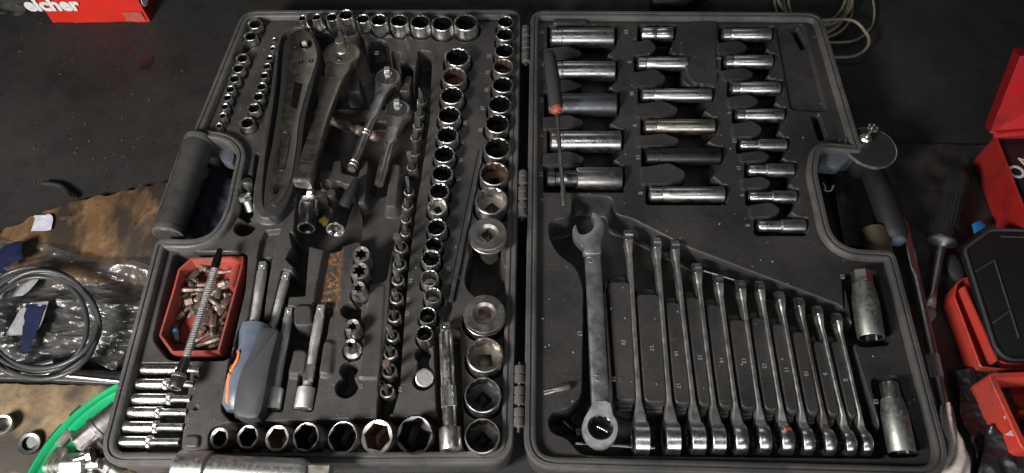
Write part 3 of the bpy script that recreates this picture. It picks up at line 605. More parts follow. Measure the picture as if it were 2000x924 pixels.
for ci, col in enumerate(colX):
    top = col[0]; bot = col[-1]
    lp = [(q[0] - 5, q[2]) for q in col]; rp = [(q[1] + 6, q[2]) for q in col]
    for q in col:
        L_ = q[1] - q[0]; R.poly([(q[0] - 5, q[2] - q[3] / 2 - 4), (q[1] + 6, q[2] - q[3] / 2 - 4), (q[1] + 6, q[2] + q[3] / 2 + 3), (q[0] - 5, q[2] + q[3] / 2 + 3)], 0.020, 0.0026, 0.003)
    for a, b_ in zip(col, col[1:]):
        w0 = min(a[1] - a[0], b_[1] - b_[0]); xa = max(a[0], b_[0])
        R.poly([(a[0] + w0 * .30, a[2]), (a[1] - 4, a[2]), (b_[1] - 4 if b_[1] > a[1] - 60 else a[1], b_[2]), (b_[0] + w0 * .3, b_[2])], 0.014, 0.003)
        ym = (a[2] + a[3] / 2 + b_[2] - b_[3] / 2) / 2; gh = (b_[2] - b_[3] / 2 - a[2] - a[3] / 2) / 2
        R.poly([(xa - 16, ym - gh * .85), (xa + w0 * .28, ym - gh * 1.25), (xa + w0 * .50, ym - gh * .4), (xa + w0 * .50, ym + gh * .3), (xa + w0 * .28, ym + gh * .9), (xa - 16, ym + gh * .9)], TR + 0.0015, 0.0032, 0.004, 'max')
        xr = min(a[1], b_[1]); R.poly([(xr - w0 * .12, ym), (xr + 2, ym - gh * .9), (xr + 24, ym - gh * .9), (xr + 24, ym + gh * .7), (xr + 2, ym + gh * .7)], TR, 0.0035, 0.003, 'max')
        if b_[1] + 6 < xr + 24: pass
    for i, (x0, x1, y, hpx, mt, k) in enumerate(col):
        zz = 0.038; r = hpx / 2 * S((x0 + x1) / 2, y, zz) ; a = P(x0, y, zz + r * .25); b_ = P(x1, y, zz + r * .25); ln = (b_ - a).length
        ds = {0: 'long deep', 1: 'slim stepped deep', 2: 'dark grey' if mt == 'grey_phosphate' else 'black', 3: 'scratched narrow necked impact', 4: 'short shiny'}[k]
        t = empty('deep_socket', (a + b_) / 2, f'{ds} socket lying {ORD[i+1]} down in the {cn[ci]}', 'socket', 'deep sockets lying in the lid tray'); fr = frame(a, b_ - a)
        mb = MB()
        if k == 3:
            mb.loft(fr, [(0, 'o', r * .6), (.0008, 'o', r * .72), (.008, 'o', r * .72), (.009, 'o', r * .62), (.015, 'o', r * .62), (.017, 'o', r * .74), (ln * .40, 'o', r * .74)], 40); mb.build('drive_neck', 'dark_steel', t, a)
            mb = MB(); mb.loft(fr, [(ln * .395, 'o', r * .9), (ln * .41, 'o', r), (ln - .001, 'o', r), (ln, 'o', r * .94), (ln, 'h', r * .7), (ln - .01, 'h', r * .7)], 48); mb.build('barrel', mt, t, a)
        elif k == 4:
            mb.loft(fr, [(0, 'o', r * .9), (.001, 'o', r), (ln * .4, 'o', r), (ln * .46, 'o', r * .9), (ln * .54, 'o', r * .9), (ln * .6, 'o', r), (ln - .001, 'o', r), (ln, 'o', r * .93), (ln, 'h', r * .7), (ln - .01, 'h', r * .7)], 48); mb.build('barrel', mt, t, a)
        else:
            rn = r * (.82 if k == 1 else .97); nk = .38 if (k == 1 and i < 6) else (.48 if k == 1 else .17)
            mb.loft(fr, [(.003, 'q', r * .38), (0, 'q', r * .4), (0, 'o', rn * .86), (.001, 'o', rn), (.0075, 'o', rn), (.0078, 'o', rn * .94), (.0088, 'o', rn * .94), (.0091, 'o', rn), (ln * nk - .0006, 'o', rn)], 48, True, False); mb.build('drive_end', mt, t, a)
            mb = MB(); mb.loft(fr, [(ln * nk - .0006, 'o', rn), (ln * nk, 'o', rn * .95), (ln * nk + .0008, 'o', r), (ln - .0012, 'o', r), (ln - .0003, 'o', r * .97), (ln, 'o', r * .93), (ln, 'h', r * .72), (ln - .012, 'h', r * .72)], 48, False, True); mb.build('barrel', mt, t, a)
R.poly([(1516, 55), (1568, 46), (1614, 218), (1545, 214)], TR - 0.0022, 0.003, 0.006); R.caps((1553, 55), (1572, 92), 14, TR - 0.012); R.caps((1592, 225), (1608, 272), 16, TR - 0.014)
R.poly([(1345, 44), (1402, 42), (1398, 100), (1402, 165), (1356, 168), (1338, 140), (1330, 90)], TR + 0.002, 0.003, 0.01, 'max')
R.poly([(1085, 30), (1140, 30), (1150, 46), (1120, 50), (1080, 48)], TR + 0.003, 0.004, 0.004, 'max')
WP = [(1075, 432), (1118, 425), (1122, 382), (1195, 386), (1198, 420), (1232, 428), (1345, 486), (1645, 600), (1672, 640), (1680, 700), (1735, 892), (1134, 886), (1112, 852), (1076, 842), (1074, 808), (1118, 800), (1140, 772), (1143, 560), (1128, 520), (1092, 494), (1075, 462)]
R.poly(WP, 0.012, 0.004, 0.008)
wr = [((1228, 440), (1256, 862)), ((1283, 455), (1317, 862)), ((1319, 460), (1366, 862)), ((1362, 505), (1406, 863)), ((1404, 526), (1450, 864)), ((1448, 538), (1496, 864)), ((1485, 540), (1540, 866)), ((1524, 560), (1581, 868)), ((1562, 572), (1623, 870)), ((1598, 588), (1663, 872)), ((1636, 602), (1696, 873))]
def xat(k, y):
    if k < 0: return 1161 + (y - 440) * 0.062
    (x0, y0), (x1, y1) = wr[k]; return x0 + (x1 - x0) * (y - y0) / (y1 - y0)
tops = [548, 572, 588, 578, 592, 622, 618, 630, 645, 664, 664]
for k in range(11):
    y0 = tops[k]; y1 = 770 + k * 3.2; hw = 3.4
    for (ya, yb, zz, e) in ((y0 - 22, y1 + 34, TR - 0.009, 0.008), (y0, y1 + 14, TR, 0.004)):
        lw = 17 if k == 0 else hw
        R.poly([(xat(k - 1, ya) + lw, ya), (xat(k, ya) - hw, ya), (xat(k, yb) - hw - 2, yb), (xat(k - 1, yb) + lw + (3 if k == 0 else 2), yb)], zz, e, 0.0065, 'max')
R.poly([(1662, 668), (1735, 662), (1785, 880), (1718, 838), (1700, 790)], TR, 0.004, 0.006, 'max')
R.poly([(1646, 535), (1712, 532), (1742, 655), (1738, 672), (1676, 676), (1652, 620)], 0.014, 0.003, 0.006)
R.poly([(1702, 740), (1752, 736), (1800, 888), (1735, 892)], 0.014, 0.003, 0.006)
R.poly([(1648, 540), (1662, 600), (1668, 640), (1650, 620)], TR, 0.003, 0.0, 'max')
for q_ in (L, R):
    q_.H = np.where(q_.H < .034, np.maximum(.0065, .034 - (.034 - q_.H) * 1.9), q_.H)
TRAYL = L.build('insert_tray', 'tray', BS); TRAYR = R.build('insert_tray', 'lid_tray', LS)
# embossed size numbers in the lid
for s_, x, y in (('18', 1057, 62), ('17', 1057, 125), ('19', 1056, 195), ('4', 1057, 265), ('14', 1056, 340), ('14', 1223, 62), ('9', 1229, 121), ('16', 1234, 182), ('8', 1240, 245), ('14', 1246, 307), ('B', 1251, 377), ('5', 1403, 114), ('4', 1424, 220), ('11', 1434, 275), ('11', 1443, 328), ('9', 1449, 381), ('8', 1460, 440),
                 ('17', 1132, 651), ('19', 1217, 668), ('17', 1273, 680), ('16', 1321, 690), ('15', 1367, 698), ('14', 1409, 703), ('13', 1453, 704), ('12', 1493, 714), ('11', 1536, 722), ('10', 1574, 729), ('9', 1611, 730), ('8', 1651, 742), ('18', 1198, 740), ('17', 1325, 753), ('10', 1645, 540), ('12', 1710, 784)):
    p = P(x, y, TR + 0.0003); text(s_, 11.5 * S(x, y, TR), p, (0, 0, -math.pi / 2 + random.uniform(-.05, .05)), 'emboss', LS, bold=.0001)
for s_, x, y in (('13', 705 + 100 / 3.3, 103), ('22', 955, 109), ('21', 952, 141), ('20', 950, 175), ('19', 942, 211), ('30', 938, 253), ('18', 908, 239), ('17', 902, 276), ('16', 900, 312), ('15', 895, 348), ('16', 803, 548), ('18', 798, 585), ('15', 795, 612), ('13', 713, 712), ('14', 706, 726), ('15', 705, 755), ('20', 876, 525), ('19', 895, 540), ('12', 720, 600), ('11', 727, 575), ('8', 765, 812), ('10', 782, 760)):
    p = P(x, y, TL + 0.0003); text(s_, 11 * S(x, y, TL), p, (0, 0, -math.pi / 2 + random.uniform(-.1, .1)), 'emboss', BS)
# hinge knuckles
for gx0, gy0, gx1, gy1 in ((1027, 52, 1027, 124), (1022, 334, 1020, 426), (1015, 712, 1013, 838)):
    a = P(gx0, gy0, 0.0475); b_ = P(gx1, gy1, 0.0475); n = 3
    for k in range(n):
        p0 = a.lerp(b_, (k + .06) / n); p1 = a.lerp(b_, (k + .94) / n); ln = (p1 - p0).length; mb = MB(); st = []
        for j in range(2):
            q0 = ln * j / 2; st += [(q0 + .0002, 'o', .0036), (q0 + .0008, 'o', .0048), (q0 + ln / 2 - .0010, 'o', .0048), (q0 + ln / 2 - .0004, 'o', .0036)]
        mb.loft(frame(p0, p1 - p0), st, 20); mb.build('hinge_knuckle', 'shell', CASE, p0)
    mb = MB(); mb.tube([a - (b_ - a) * .03, b_ + (b_ - a) * .05], .0013, 8); mb.build('hinge_pin', 'worn_steel', CASE)
# carry grip with its moulded end caps
g0 = P(391, 276, 0.040); g1 = P(330, 458, 0.040); mb = MB(); gl = (g1 - g0).length
st = [(-.004, 'e', (.0125, .014)), (.0, 'e', (.0145, .0165))]
for j in range(5):
    q = gl * (j + .08) / 5; st += [(q, 'e', (.0142, .0158)), (q + gl * .1, 'e', (.0148, .0166)), (q + gl * .18, 'e', (.0142, .0158))]
st += [(gl, 'e', (.0145, .0165)), (gl + .003, 'e', (.0125, .014))]
mb.loft(frame(g0, g1 - g0), st, 36); H = mb.build('carry_grip', 'grip', CASE, g0)
mb = MB(); mb.tube([g0 + Vector((-.0135, .002, .0075)), g1 + Vector((-.0135, 0.002, .0075))], .0011, 6); mb.build('grip_seam', 'shell', H)
for p, q in ((g0, -1), (g1, 1)):
    mb = MB(); d = (g1 - g0).normalized() * q
    mb.loft(frame(p, d), [(-.006, 'e', (.0150, .0160)), (-.004, 'e', (.0156, .0168)), (.001, 'e', (.0156, .0168)), (.002, 'e', (.0140, .0150))], 32); mb.build('grip_collar', 'shell', CASE, p)
simple('blue_pad', (0.085, 0.095, 0.115), 0.6, ns=500, var=0.5, bs=0.6)
def pad(pts, z0, z1):
    mb = MB(); mb.slab(round_poly(W2(pts, z1), 0.005, 4), z0, z1, 0.0006); return mb.build('ribbed_pad', 'blue_pad', CASE)
pad([(420, 281), (448, 286), (458, 300), (454, 320), (432, 314)], 0.018, 0.030)
pad([(1602, 300), (1620, 290), (1684, 290), (1662, 308), (1640, 326), (1600, 322)], 0.026, 0.040)
# ------------------------------------------------------------------ tools in the base tray
def plate(name, px, z0, z1, mat, parent, bev=0.0008, k=5, sm=True):
    pts = [P(x, y, z1).to_2d() for x, y in px]; pts = smooth_loop(pts, k) if sm else pts
    mb = MB(); mb.slab(pts, z0, z1, bev); return mb.build(name, mat, parent)
# plated ratchet
c = P(560, 250, TL); t = empty('ratchet', c, 'large black ratchet with a brown metal cover plate, widest tool left of the others', 'ratchet')
z1 = 0.055
plate('handle_body', [(560, 72), (580, 57), (603, 58), (620, 82), (624, 110), (610, 175), (596, 235), (588, 300), (577, 350), (562, 396), (541, 424), (522, 420), (514, 392), (520, 330), (532, 270), (545, 180), (552, 95)], 0.030, z1, 'black_rubber', t, 0.003)
pz = z1 + 0.0012
plate('cover_plate', [(570, 72), (578, 60), (592, 57), (606, 66), (616, 88), (619, 112), (612, 138), (602, 168), (591, 205), (583, 240), (578, 290), (571, 335), (561, 370), (548, 393), (536, 402), (528, 396), (526, 372), (531, 330), (540, 290), (547, 240), (555, 180), (561, 125), (566, 90)], z1 - 0.001, pz, 'bronze', t, 0.0006)
zz = pz
mb = MB(); c = P(597, 87, zz); r = 13 * S(597, 87, zz); mb.loft(T(c), [(0, 'o', r), (.0006, 'o', r * .95), (.0006, 'o', r * .7), (-.001, 'o', r * .65)], 32); mb.build('drive_ring', 'black_oxide', t, c)
mb = MB(); mb.loft(T(c), [(-.001, 'q', r * .42), (.0055, 'q', r * .42), (.0065, 'q', r * .34)], 32); ds = mb.build('drive_square', 'brass', t, c)
mb = MB(); mb.loft(T(c + Vector((.0, -.001, .0064))), [(0, 'o', .0018), (.0008, 'o', .0015), (.0013, 'o', .0006)], 16); mb.build('detent_ball', 'chrome', ds, c)
for x, y in ((575, 95), (588, 121), (608, 119)):
    c = P(x, y, zz); mb = MB(); mb.loft(T(c), [(-.0002, 'o', .0028), (.0004, 'o', .0027), (.0005, 'o', .0018), (-.0001, 't', .0014)], 24); mb.build('screw', 'black_oxide', t, c)
c = P(539, 374, zz); mb = MB(); mb.loft(T(c), [(-.0002, 'e', (.0032, .0042)), (.0004, 'e', (.003, .004)), (.0003, 'e', (.0014, .0018))], 24); mb.build('end_hole_disc', 'black_oxide', t, c)  # raised dark disc, the shade of the end hole put into colour
plate('dark_label', [(575, 160), (591, 164), (580, 214), (567, 208)], zz - 0.0002, zz + 0.00025, 'black_oxide', t, 0, sm=False)
lp = [P(x, y, zz + .0001) for x, y in ((549, 268), (556, 258), (566, 263), (566, 275), (558, 320), (551, 333), (543, 328), (543, 318))]; mb = MB(); mb.tube(smooth_loop(lp, 6), .0006, 6, close=True); mb.build('embossed_outline', 'dark_steel', t)
# generic ratchet
def ratchet(hx, hy, rpx, ex, ey, w0, w1, z, mat, label, stud, rings=(), grip=False):
    c = P(hx, hy, z); s_ = S(hx, hy, z); r = rpx * s_; e = P(ex, ey, z + .002); d = (e - c); ln = d.length; d.normalize()
    t = empty('ratchet', c - Vector((0, 0, .02)), label, 'ratchet', 'plain metal ratchets'); fr = frame(c - Vector((0, 0, .004)), d)
    a0 = w0 / 2 * s_; a1 = w1 / 2 * S(ex, ey, z)
    side = Vector((-d.y, d.x, 0)).normalized(); d2 = Vector((d.x, d.y, 0)).normalized(); cc = c.to_2d(); ol = []
    hd = 0.013
    for k in range(0, 33):
        an = math.radians(45 + 270 * k / 32)
        ol.append(cc + (d2 * math.cos(an) + side * math.sin(an)).to_2d() * r)
    ol.append(cc + (d2 * r * 1.25 - side * a0 * 1.25).to_2d()); ol.append(cc + (d2 * r * 1.7 - side * a0).to_2d()); ol.append(cc + (d2 * r * 2.1 - side * a0 * .9).to_2d())
    ol.append(cc + (d2 * r * 2.1 + side * a0 * .9).to_2d()); ol.append(cc + (d2 * r * 1.7 + side * a0).to_2d()); ol.append(cc + (d2 * r * 1.25 + side * a0 * 1.25).to_2d())
    mb = MB(); mb.slab(ol, c.z - hd, c.z, 0.0022); mb.build('ratchet_head', mat, t, c)
    mb = MB(); mb.loft(T(c), [(-.001, 'o', r * .80), (.0003, 'o', r * .78), (.0004, 'o', r * .70), (.0001, 'o', r * .69)], 40); mb.build('head_cover', 'dark_steel' if mat != 'bronze' else 'bronze', t, c)
    so = c + Vector((0, r * .28, 0)); q = r * stud[0]
    mb = MB(); mb.loft(T(so), [(0, 'o', q * 1.5), (.0012, 'o', q * 1.35), (.0014, 'q' if stud[2] == 'q' else 'h', q), (stud[1], 'q' if stud[2] == 'q' else 'h', q), (stud[1] + .001, 'q' if stud[2] == 'q' else 'h', q * .82)], 32); sd = mb.build('drive_stud', 'steel' if stud[2] == 'q' else 'brass', t, so)
    mb = MB(); mb.loft(T(c - Vector((r * .08, r * .45, 0))), [(0, 'o', r * .16), (.0012, 'o', r * .13), (.0013, 'o', r * .05)], 16); mb.build('release_button', 'dark_steel', t, c)
    st = [(r * 1.7, 's', (a0, .0035)), (r * 2.4, 's', (a0 * .9, .0040)), (ln * .45, 's', (a0 * .95 + a1 * .05, .0045)), (ln * .5, 'e', (a1, .0052)), (ln * .8, 'e', (a1 * 1.02, .0055)), (ln * .96, 'e', (a1 * .9, .0055)), (ln, 'e', (a1 * .85, .005))]
    if grip: st = [(r * 1.7, 's', (a0, .0035)), (r * 2.4, 's', (a0 * .9, .0045)), (ln * .52, 's', (a1 * .92, .0055)), (ln * .58, 's', (a1 * .95, .0058)), (ln * .585, 's', (a1, .0066)), (ln * .985, 's', (a1 * 1.12, .0070)), (ln, 's', (a1 * 1.08, .0062))]
    mb = MB(); mb.loft(fr, st, 36); h = mb.build('handle', mat, t, c)
    for q in rings:
        mb = MB(); rr = a1 * 1.12; mb.loft(fr, [(ln * q, 'e', (rr * .95, .006)), (ln * q + .0004, 'e', (rr, .0064)), (ln * q + .0012, 'e', (rr, .0064)), (ln * q + .0016, 'e', (rr * .95, .006))], 32); mb.build('polished_ring', 'chrome', t, c)
    if grip:
        mb = MB(); mb.loft(fr, [(ln * .985, 's', (a1 * 1.10, .0068)), (ln, 's', (a1 * 1.15, .0068)), (ln + .002, 's', (a1 * 1.05, .006))], 36); mb.build('end_cap', 'aged_silver', t, e)
        for q in (.70, .87):
            mb = MB(); mb.loft(fr, [(ln * q, 's', (a1 * 1.02, .0070)), (ln * q + .0003, 's', (a1 * 1.09, .0073)), (ln * q + .0009, 's', (a1 * 1.02, .0070))], 36); mb.build('grip_groove', 'black_oxide', t, e)
    return t
ratchet(667, 103, 36, 590, 354, 38, 33, 0.060, 'bronze', 'big brown steel ratchet with a tall stud, right of the plated ratchet', (.27, .013, 'h'), grip=True)
ratchet(757, 150, 25, 685, 327, 22, 18, 0.054, 'worn_steel', 'middle sized polished ratchet with bright rings on its handle', (.24, .008, 'q'), (.60, .635, .96, .925))
ratchet(776, 213, 25, 739, 356, 24, 20, 0.052, 'worn_steel', 'shortest ratchet with plain flat handle, nearest the bit trench', (.24, .008, 'q'))
# twist drill lying beneath
a = P(592, 216, 0.030); b_ = P(750, 272, 0.030); t = empty('twist_drill', a, 'dull twist drill lying crosswise underneath the ratchets', 'drill bit'); mb = MB(); ln = (b_ - a).length
n = 60; fr = frame(a, b_ - a); base = 0
for i in range(n + 1):
    for j in range(12):
        th = 2 * math.pi * j / 12; rr = .0058 * (1 - .42 * (0.5 + .5 * math.cos(2 * (th - i * .28))) ** 2) * (1 if i < n - 4 else (n - i + .3) / 4.3)
        mb.v.append(fr @ Vector((rr * math.cos(th), rr * math.sin(th), ln * i / n)))
for i in range(n):
    for j in range(12): q = (j + 1) % 12; mb.face((i * 12 + j, i * 12 + q, i * 12 + 12 + q, i * 12 + 12 + j))
mb.build('fluted_body', 'bit_dull', t); mb = MB(); mb.loft(frame(a, a - b_), [(0, 'o', .0056), (.018, 'o', .0056), (.019, 'o', .005)], 24); mb.build('shank', 'chrome', t)
# extension bars
def extbar(p0, p1, wpx, sock, label, knurl_at=None, z=0.040, mat='satin', engr=True, group='extension bars', sw=1.75, zs=None, top=True):
    a = P(*p0, z); b_ = P(*p1, z if zs is None else zs); ln = (b_ - a).length; r = wpx / 2 * S(*p0, z); fr = frame(a, b_ - a)
    t = empty('extension_bar', (a + b_) / 2, label, 'extension bar', group)
    mb = MB(); mb.loft(fr, [(0, 'q', r * .62), (.0008, 'q', r * .74), (.008, 'q', r * .74)], 32); dv = mb.build('drive_square', mat, t, a)
    u = (fr.to_3x3() @ Vector((0, 1, 0)))
    u = u if u.z > 0 else -u
    mb = MB(); mb.loft(frame(a + (b_ - a).normalized() * .0042 + u * r * .72, u), [(0, 'o', r * .34), (.0004, 'o', r * .26), (.0007, 'o', r * .1)], 16); mb.build('detent_ball', 'chrome', dv)
    e = ln - (.020 if sock else 0)
    mb = MB(); st = [(.0075, 'o', r * .75), (.0105, 'o', r), (e * .5, 'o', r), (e * .52, 'o', r * .94), (e, 'o', r * .94)]; mb.loft(fr, st, 32); mb.build('shaft', mat, t, a)
    if knurl_at:
        mb = MB(); k0, k1 = knurl_at; mb.loft(fr, [(ln * k0, 'o', r * .99), (ln * k0 + .0004, 'o', r * 1.05), (ln * k1, 'o', r * 1.05), (ln * k1 + .0004, 'o', r * .99)], 40, uv=90); mb.build('knurled_band', 'knurled', t, a)
    if sock:
        rs = r * sw; mb = MB(); mb.loft(fr, [(e - .0035, 'o', r * .85), (e, 'o', r * .95), (e + .0018, 'o', rs), (ln - .001, 'o', rs), (ln, 'o', rs * .94), (ln, 'q', rs * .62), (ln - .010, 'q', rs * .62)], 40); mb.build('socket_end', mat, t, b_)
    if engr:
        m_ = a.lerp(b_, .42) + u * (r * .96)
        rz = math.atan2((b_ - a).y, (b_ - a).x) + math.pi
        text('CHROME', r * .95, m_, (0, 0, rz), 'emboss', t, 'engraved_word', .0002)
    return t
extbar((515, 513), (494, 650), 19, False, 'plain square tipped bar running into the screwdriver handle', engr=False, z=0.042, group='bars beside the two tone handle')
extbar((561, 533), (528, 655), 18, False, 'engraved bar with ball tip half hidden behind the two tone handle', z=0.038, group='bars beside the two tone handle')
extbar((566, 602), (532, 800), 18, True, 'plain extension bar with socket end, left one of the pair below the blocks', z=0.040)
extbar((628, 597), (592, 799), 19, True, 'extension bar with a knurled band and socket end, right of its twin', (.60, .75), z=0.042)
extbar((870, 632), (881, 880), 27, True, 'thick long extension bar with knurled band at the bottom by the hinge', (.52, .68), z=0.052, mat='steel', sw=1.5)
# two tone spinner handle
c = P(495, 720, .03); t = empty('spinner_handle', c, 'two tone blue grey and black spinner handle with orange inlays', 'screwdriver')
def along(p0, p1, z0, z1, secs, name, mat, parent, n=40, off=(0, 0, 0)):
    a = P(*p0, z0) + Vector(off); b_ = P(*p1, z1) + Vector(off); ln = (b_ - a).length; fr = frame(a, b_ - a); mb = MB(); mb.loft(fr, [(ln * q, s_, r_) for q, s_, r_ in secs], n); return mb.build(name, mat, parent, a)
along((503, 636), (466, 806), .044, .040, [(0, 'e', (.0115, .012)), (.01, 'e', (.0135, .0145)), (.10, 'e', (.0145, .0145)), (.28, 'e', (.0120, .0125)), (.45, 'e', (.0135, .014)), (.7, 'e', (.0165, .016)), (.92, 'e', (.0155, .015)), (1, 'e', (.010, .010))], 'grip_core', 'blue_grey', t)
plate('rubber_overmould', [(508, 637), (541, 641), (542, 656), (533, 690), (525, 730), (517, 775), (508, 808), (494, 818), (466, 815), (455, 806), (455, 780), (462, 745), (472, 715), (486, 690), (496, 665)], 0.030, 0.0585, 'grey_rubber', t, 0.0038, 4)
plate('orange_inlay', [(462, 684), (468, 686), (465, 704), (455, 720), (447, 724), (450, 714), (459, 700)], 0.040, 0.0565, 'orange', t, 0.001, 4); plate('orange_inlay', [(444, 730), (451, 732), (449, 760), (447, 784), (440, 786), (440, 765)], 0.036, 0.0545, 'orange', t, 0.001, 4)
c = P(474, 813, .040); mb = MB(); mb.loft(frame(c, (-.15, -1, 0.25)), [(-.003, 'o', .0068), (.001, 'o', .0068), (.0016, 'o', .006), (.0014, 'q', .0034), (-.003, 'q', .0034)], 32); mb.build('end_socket', 'aged_silver', t, c)
# universal joint
t = empty('universal_joint', P(605, 415, .03), 'universal joint with a forked yoke and square tip', 'universal joint')
a = P(607, 372, .046); b_ = P(598, 446, .054); fr = frame(a, b_ - a); ln = (b_ - a).length
mb = MB(); mb.box(fr, -.0038, .0038, -.0038, .0038, 0, ln * .24, 0, .0012); mb.build('drive_square', 'steel', t, a)
c = P(607.5, 381, .0525); mb = MB(); mb.loft(T(c), [(0, 'o', .0022), (.0008, 'o', .0017), (.0012, 'o', .0006)], 16); mb.build('detent_ball', 'chrome', t, c)
mb = MB(); mb.loft(fr, [(ln * .22, 's', (.0055, .005)), (ln * .26, 's', (.0078, .0068)), (ln * .36, 's', (.0080, .0068))], 32)
for sx in (-1, 1): mb.box(fr, sx * .0080 - .0012, sx * .0080 + .0012, -.0042, .0042, ln * .34, ln * .62, 0, .001)
mb.build('forked_yoke', 'steel', t, a)
mb = MB(); mb.loft(fr, [(ln * .40, 's', (.0050, .0050)), (ln * .50, 'o', .0062), (ln * .60, 'o', .0078), (ln - .001, 'o', .0084), (ln, 'o', .0081), (ln + .0001, 'o', .0068), (ln - .001, 'q', .0056, 1), (ln - .010, 'q', .0056, 1)], 48); mb.build('socket_body', ['dark_steel', 'inner_shade'], t, a)
mb = MB(); mb.loft(fr, [(ln - .0012, 'o', .00845), (ln - .0002, 'o', .0085), (ln + .0004, 'o', .0082), (ln + .0004, 'o', .0071)], 40, False, False); mb.build('mouth_ring', 'chrome', t, b_)
# dark star socket with its black stem
t = empty('spark_plug_socket', P(665, 425, .03), 'black star mouthed socket leaning toward the viewer beside the universal joint', 'socket')
a = P(671, 400, .042); b_ = P(655, 449, .054); fr = frame(a, b_ - a); ln = (b_ - a).length
mb = MB(); mb.loft(fr, [(0, 'o', .007), (.003, 'o', .0090), (ln - .001, 'o', .0090), (ln, 'o', .0088)], 60, True, False); mb.build('socket_body', 'black_oxide', t, a)
mb = MB(); mb.loft(fr, [(ln - .001, 'o', .00905), (ln + .0003, 'o', .0088), (ln + .0004, 'o', .0078), (ln - .001, 't', .0080), (ln - .006, 't', .0080), (ln - .0062, 'o', .003, 1)], 60, False, True); mb.build('star_mouth', ['chrome', 'inner_shade'], t, b_)
mb = MB(); mb.tube([P(668, 412, .046), P(680, 385, .054), P(698, 352, .050)], [.0068, .0055, .0040], 16); mb.build('rubber_stem', 'black_rubber', t, a)
mb = MB(); mb.loft(T(P(634, 432, .036)), [(-.004, 'o', .003), (-.001, 'x', .0058), (.003, 'x', .0052), (.005, 'o', .002)], 20); tag(mb.build('yellow_scrap', 'yellow', None), 'small yellow plastic scrap between the universal joint and the black star socket', 'scrap')
# small adapters left of the plated ratchet
t = empty('socket_adapter', P(484, 390, .03), 'small shiny angled adapter in the narrow well left of the plated ratchet', 'adapter', 'small adapters left of the plated ratchet')
a = P(478, 380, .050); b_ = P(489, 412, .036); mb = MB(); mb.loft(frame(a, b_ - a), [(0, 'h', .0052), (.001, 'h', .0062), (.006, 'h', .0062), (.007, 'o', .0045), ((b_ - a).length, 'o', .0045)], 32); mb.build('body', 'chrome', t, a)
t = empty('socket_adapter', P(482, 358, .03), 'stubby silver adapter just above the angled one', 'adapter', 'small adapters left of the plated ratchet')
a = P(481, 352, .050); mb = MB(); mb.loft(frame(a, (.05, -.35, -1)), [(0, 'o', .0045), (.001, 'o', .0055), (.007, 'o', .0055), (.008, 'o', .004), (.015, 'o', .004)], 32); mb.build('body', 'chrome', t, a)
# hex key strip
a = P(940, 293, TL + .002); b_ = P(880, 590, TL + .002); mb = MB(); mb.loft(frame(a, b_ - a), [(0, 's', (.0022, .0014)), ((b_ - a).length, 's', (.0024, .0014))], 16); tag(mb.build('key_strip', 'grey_phosphate', None, a), 'thin straight grey hex key strip lying between the two right socket columns', 'hex key')
# six deep quarter inch sockets
six = [(277, 390, 722, 17), (268, 379, 750, 19), (260, 373, 779, 20), (252, 366, 805, 20), (243, 359, 834, 21), (235, 351, 863, 21)]
for i, (x0, x1, y, h) in enumerate(six):
    zz = .042; a = P(x0, y, zz); b_ = P(x1, y + 1, zz); ln = (b_ - a).length; r = h / 2 * S(x0, y, zz) * 1.08; fr = frame(a, b_ - a)
    t = empty('small_deep_socket', (a + b_) / 2, f'shiny small deep socket, {ORD[i+1]} from the top of the stack in the lower left corner', 'socket', 'small deep sockets in the lower left corner')
    k = [.60, .48, .60, .48, .50, .46][i]
    mb = MB(); mb.loft(fr, [(.003, 'q', r * .4), (0, 'q', r * .45), (0, 'o', r * .85), (.0012, 'o', r), (.006, 'o', r), (.0062, 'o', r * .96), (.007, 'o', r * .96), (.0072, 'o', r), (ln * k, 'o', r)], 36); mb.build('drive_end', 'chrome', t, a)
    mb = MB(); mb.loft(fr, [(ln * k, 'k', r * .98), (ln * k + .0005, 'k', r * 1.06), (ln * k + .0035, 'k', r * 1.06), (ln * k + .004, 'k', r * .98)], 96); mb.build('knurled_ring', 'chrome', t, a)
    mb = MB(); r2 = r * .70; mb.loft(fr, [(ln * k + .0038, 'o', r * .85), (ln * k + .007, 'o', r2), (ln - .0006, 'o', r2), (ln, 'o', r2 * .93), (ln, 'h', r2 * .7), (ln - .01, 'h', r2 * .7)], 36); mb.build('barrel', 'chrome', t, a)
# ------------------------------------------------------------------ red bit tray, bits and the flexible shaft
poly = [(372, 503), (476, 499), (474, 520), (452, 600), (428, 688), (334, 690), (309, 655), (322, 612), (335, 570), (347, 525)]
t = empty('bit_tray', P(390, 600, .02), 'red plastic tray of loose bits set into the case below the carry grip', 'tray')
mb = MB(); out = round_poly(W2(poly, 0.044), 0.0014, 3); n = len(out)
if sum(a.x * b.y - b.x * a.y for a, b in zip(out, out[1:] + out[:1])) < 0: out = out[::-1]
nr = normals(out); prev = None
for off, zz in ((.002, .020), (0, .0425), (0.0004, .0435), (.0022, .0435), (.0028, .0425), (.0045, .024), (.006, .0225)):
    base = len(mb.v)
    for p, q in zip(out, nr): mb.v.append((p.x + q.x * off, p.y + q.y * off, zz))
    if prev is not None:
        for i in range(n): j = (i + 1) % n; mb.face((prev + i, prev + j, base + j, base + i))
    prev = base
mb.face([prev + i for i in range(n)]); mb.build('tray_body', 'red_plastic', t)
for q in ([(336, 572), (348, 572), (340, 612), (328, 612)], [(452, 520), (470, 514), (458, 560), (446, 560)]): plate('moulded_rib', q, .022, .037, 'red_plastic', t, .0008, sm=False)
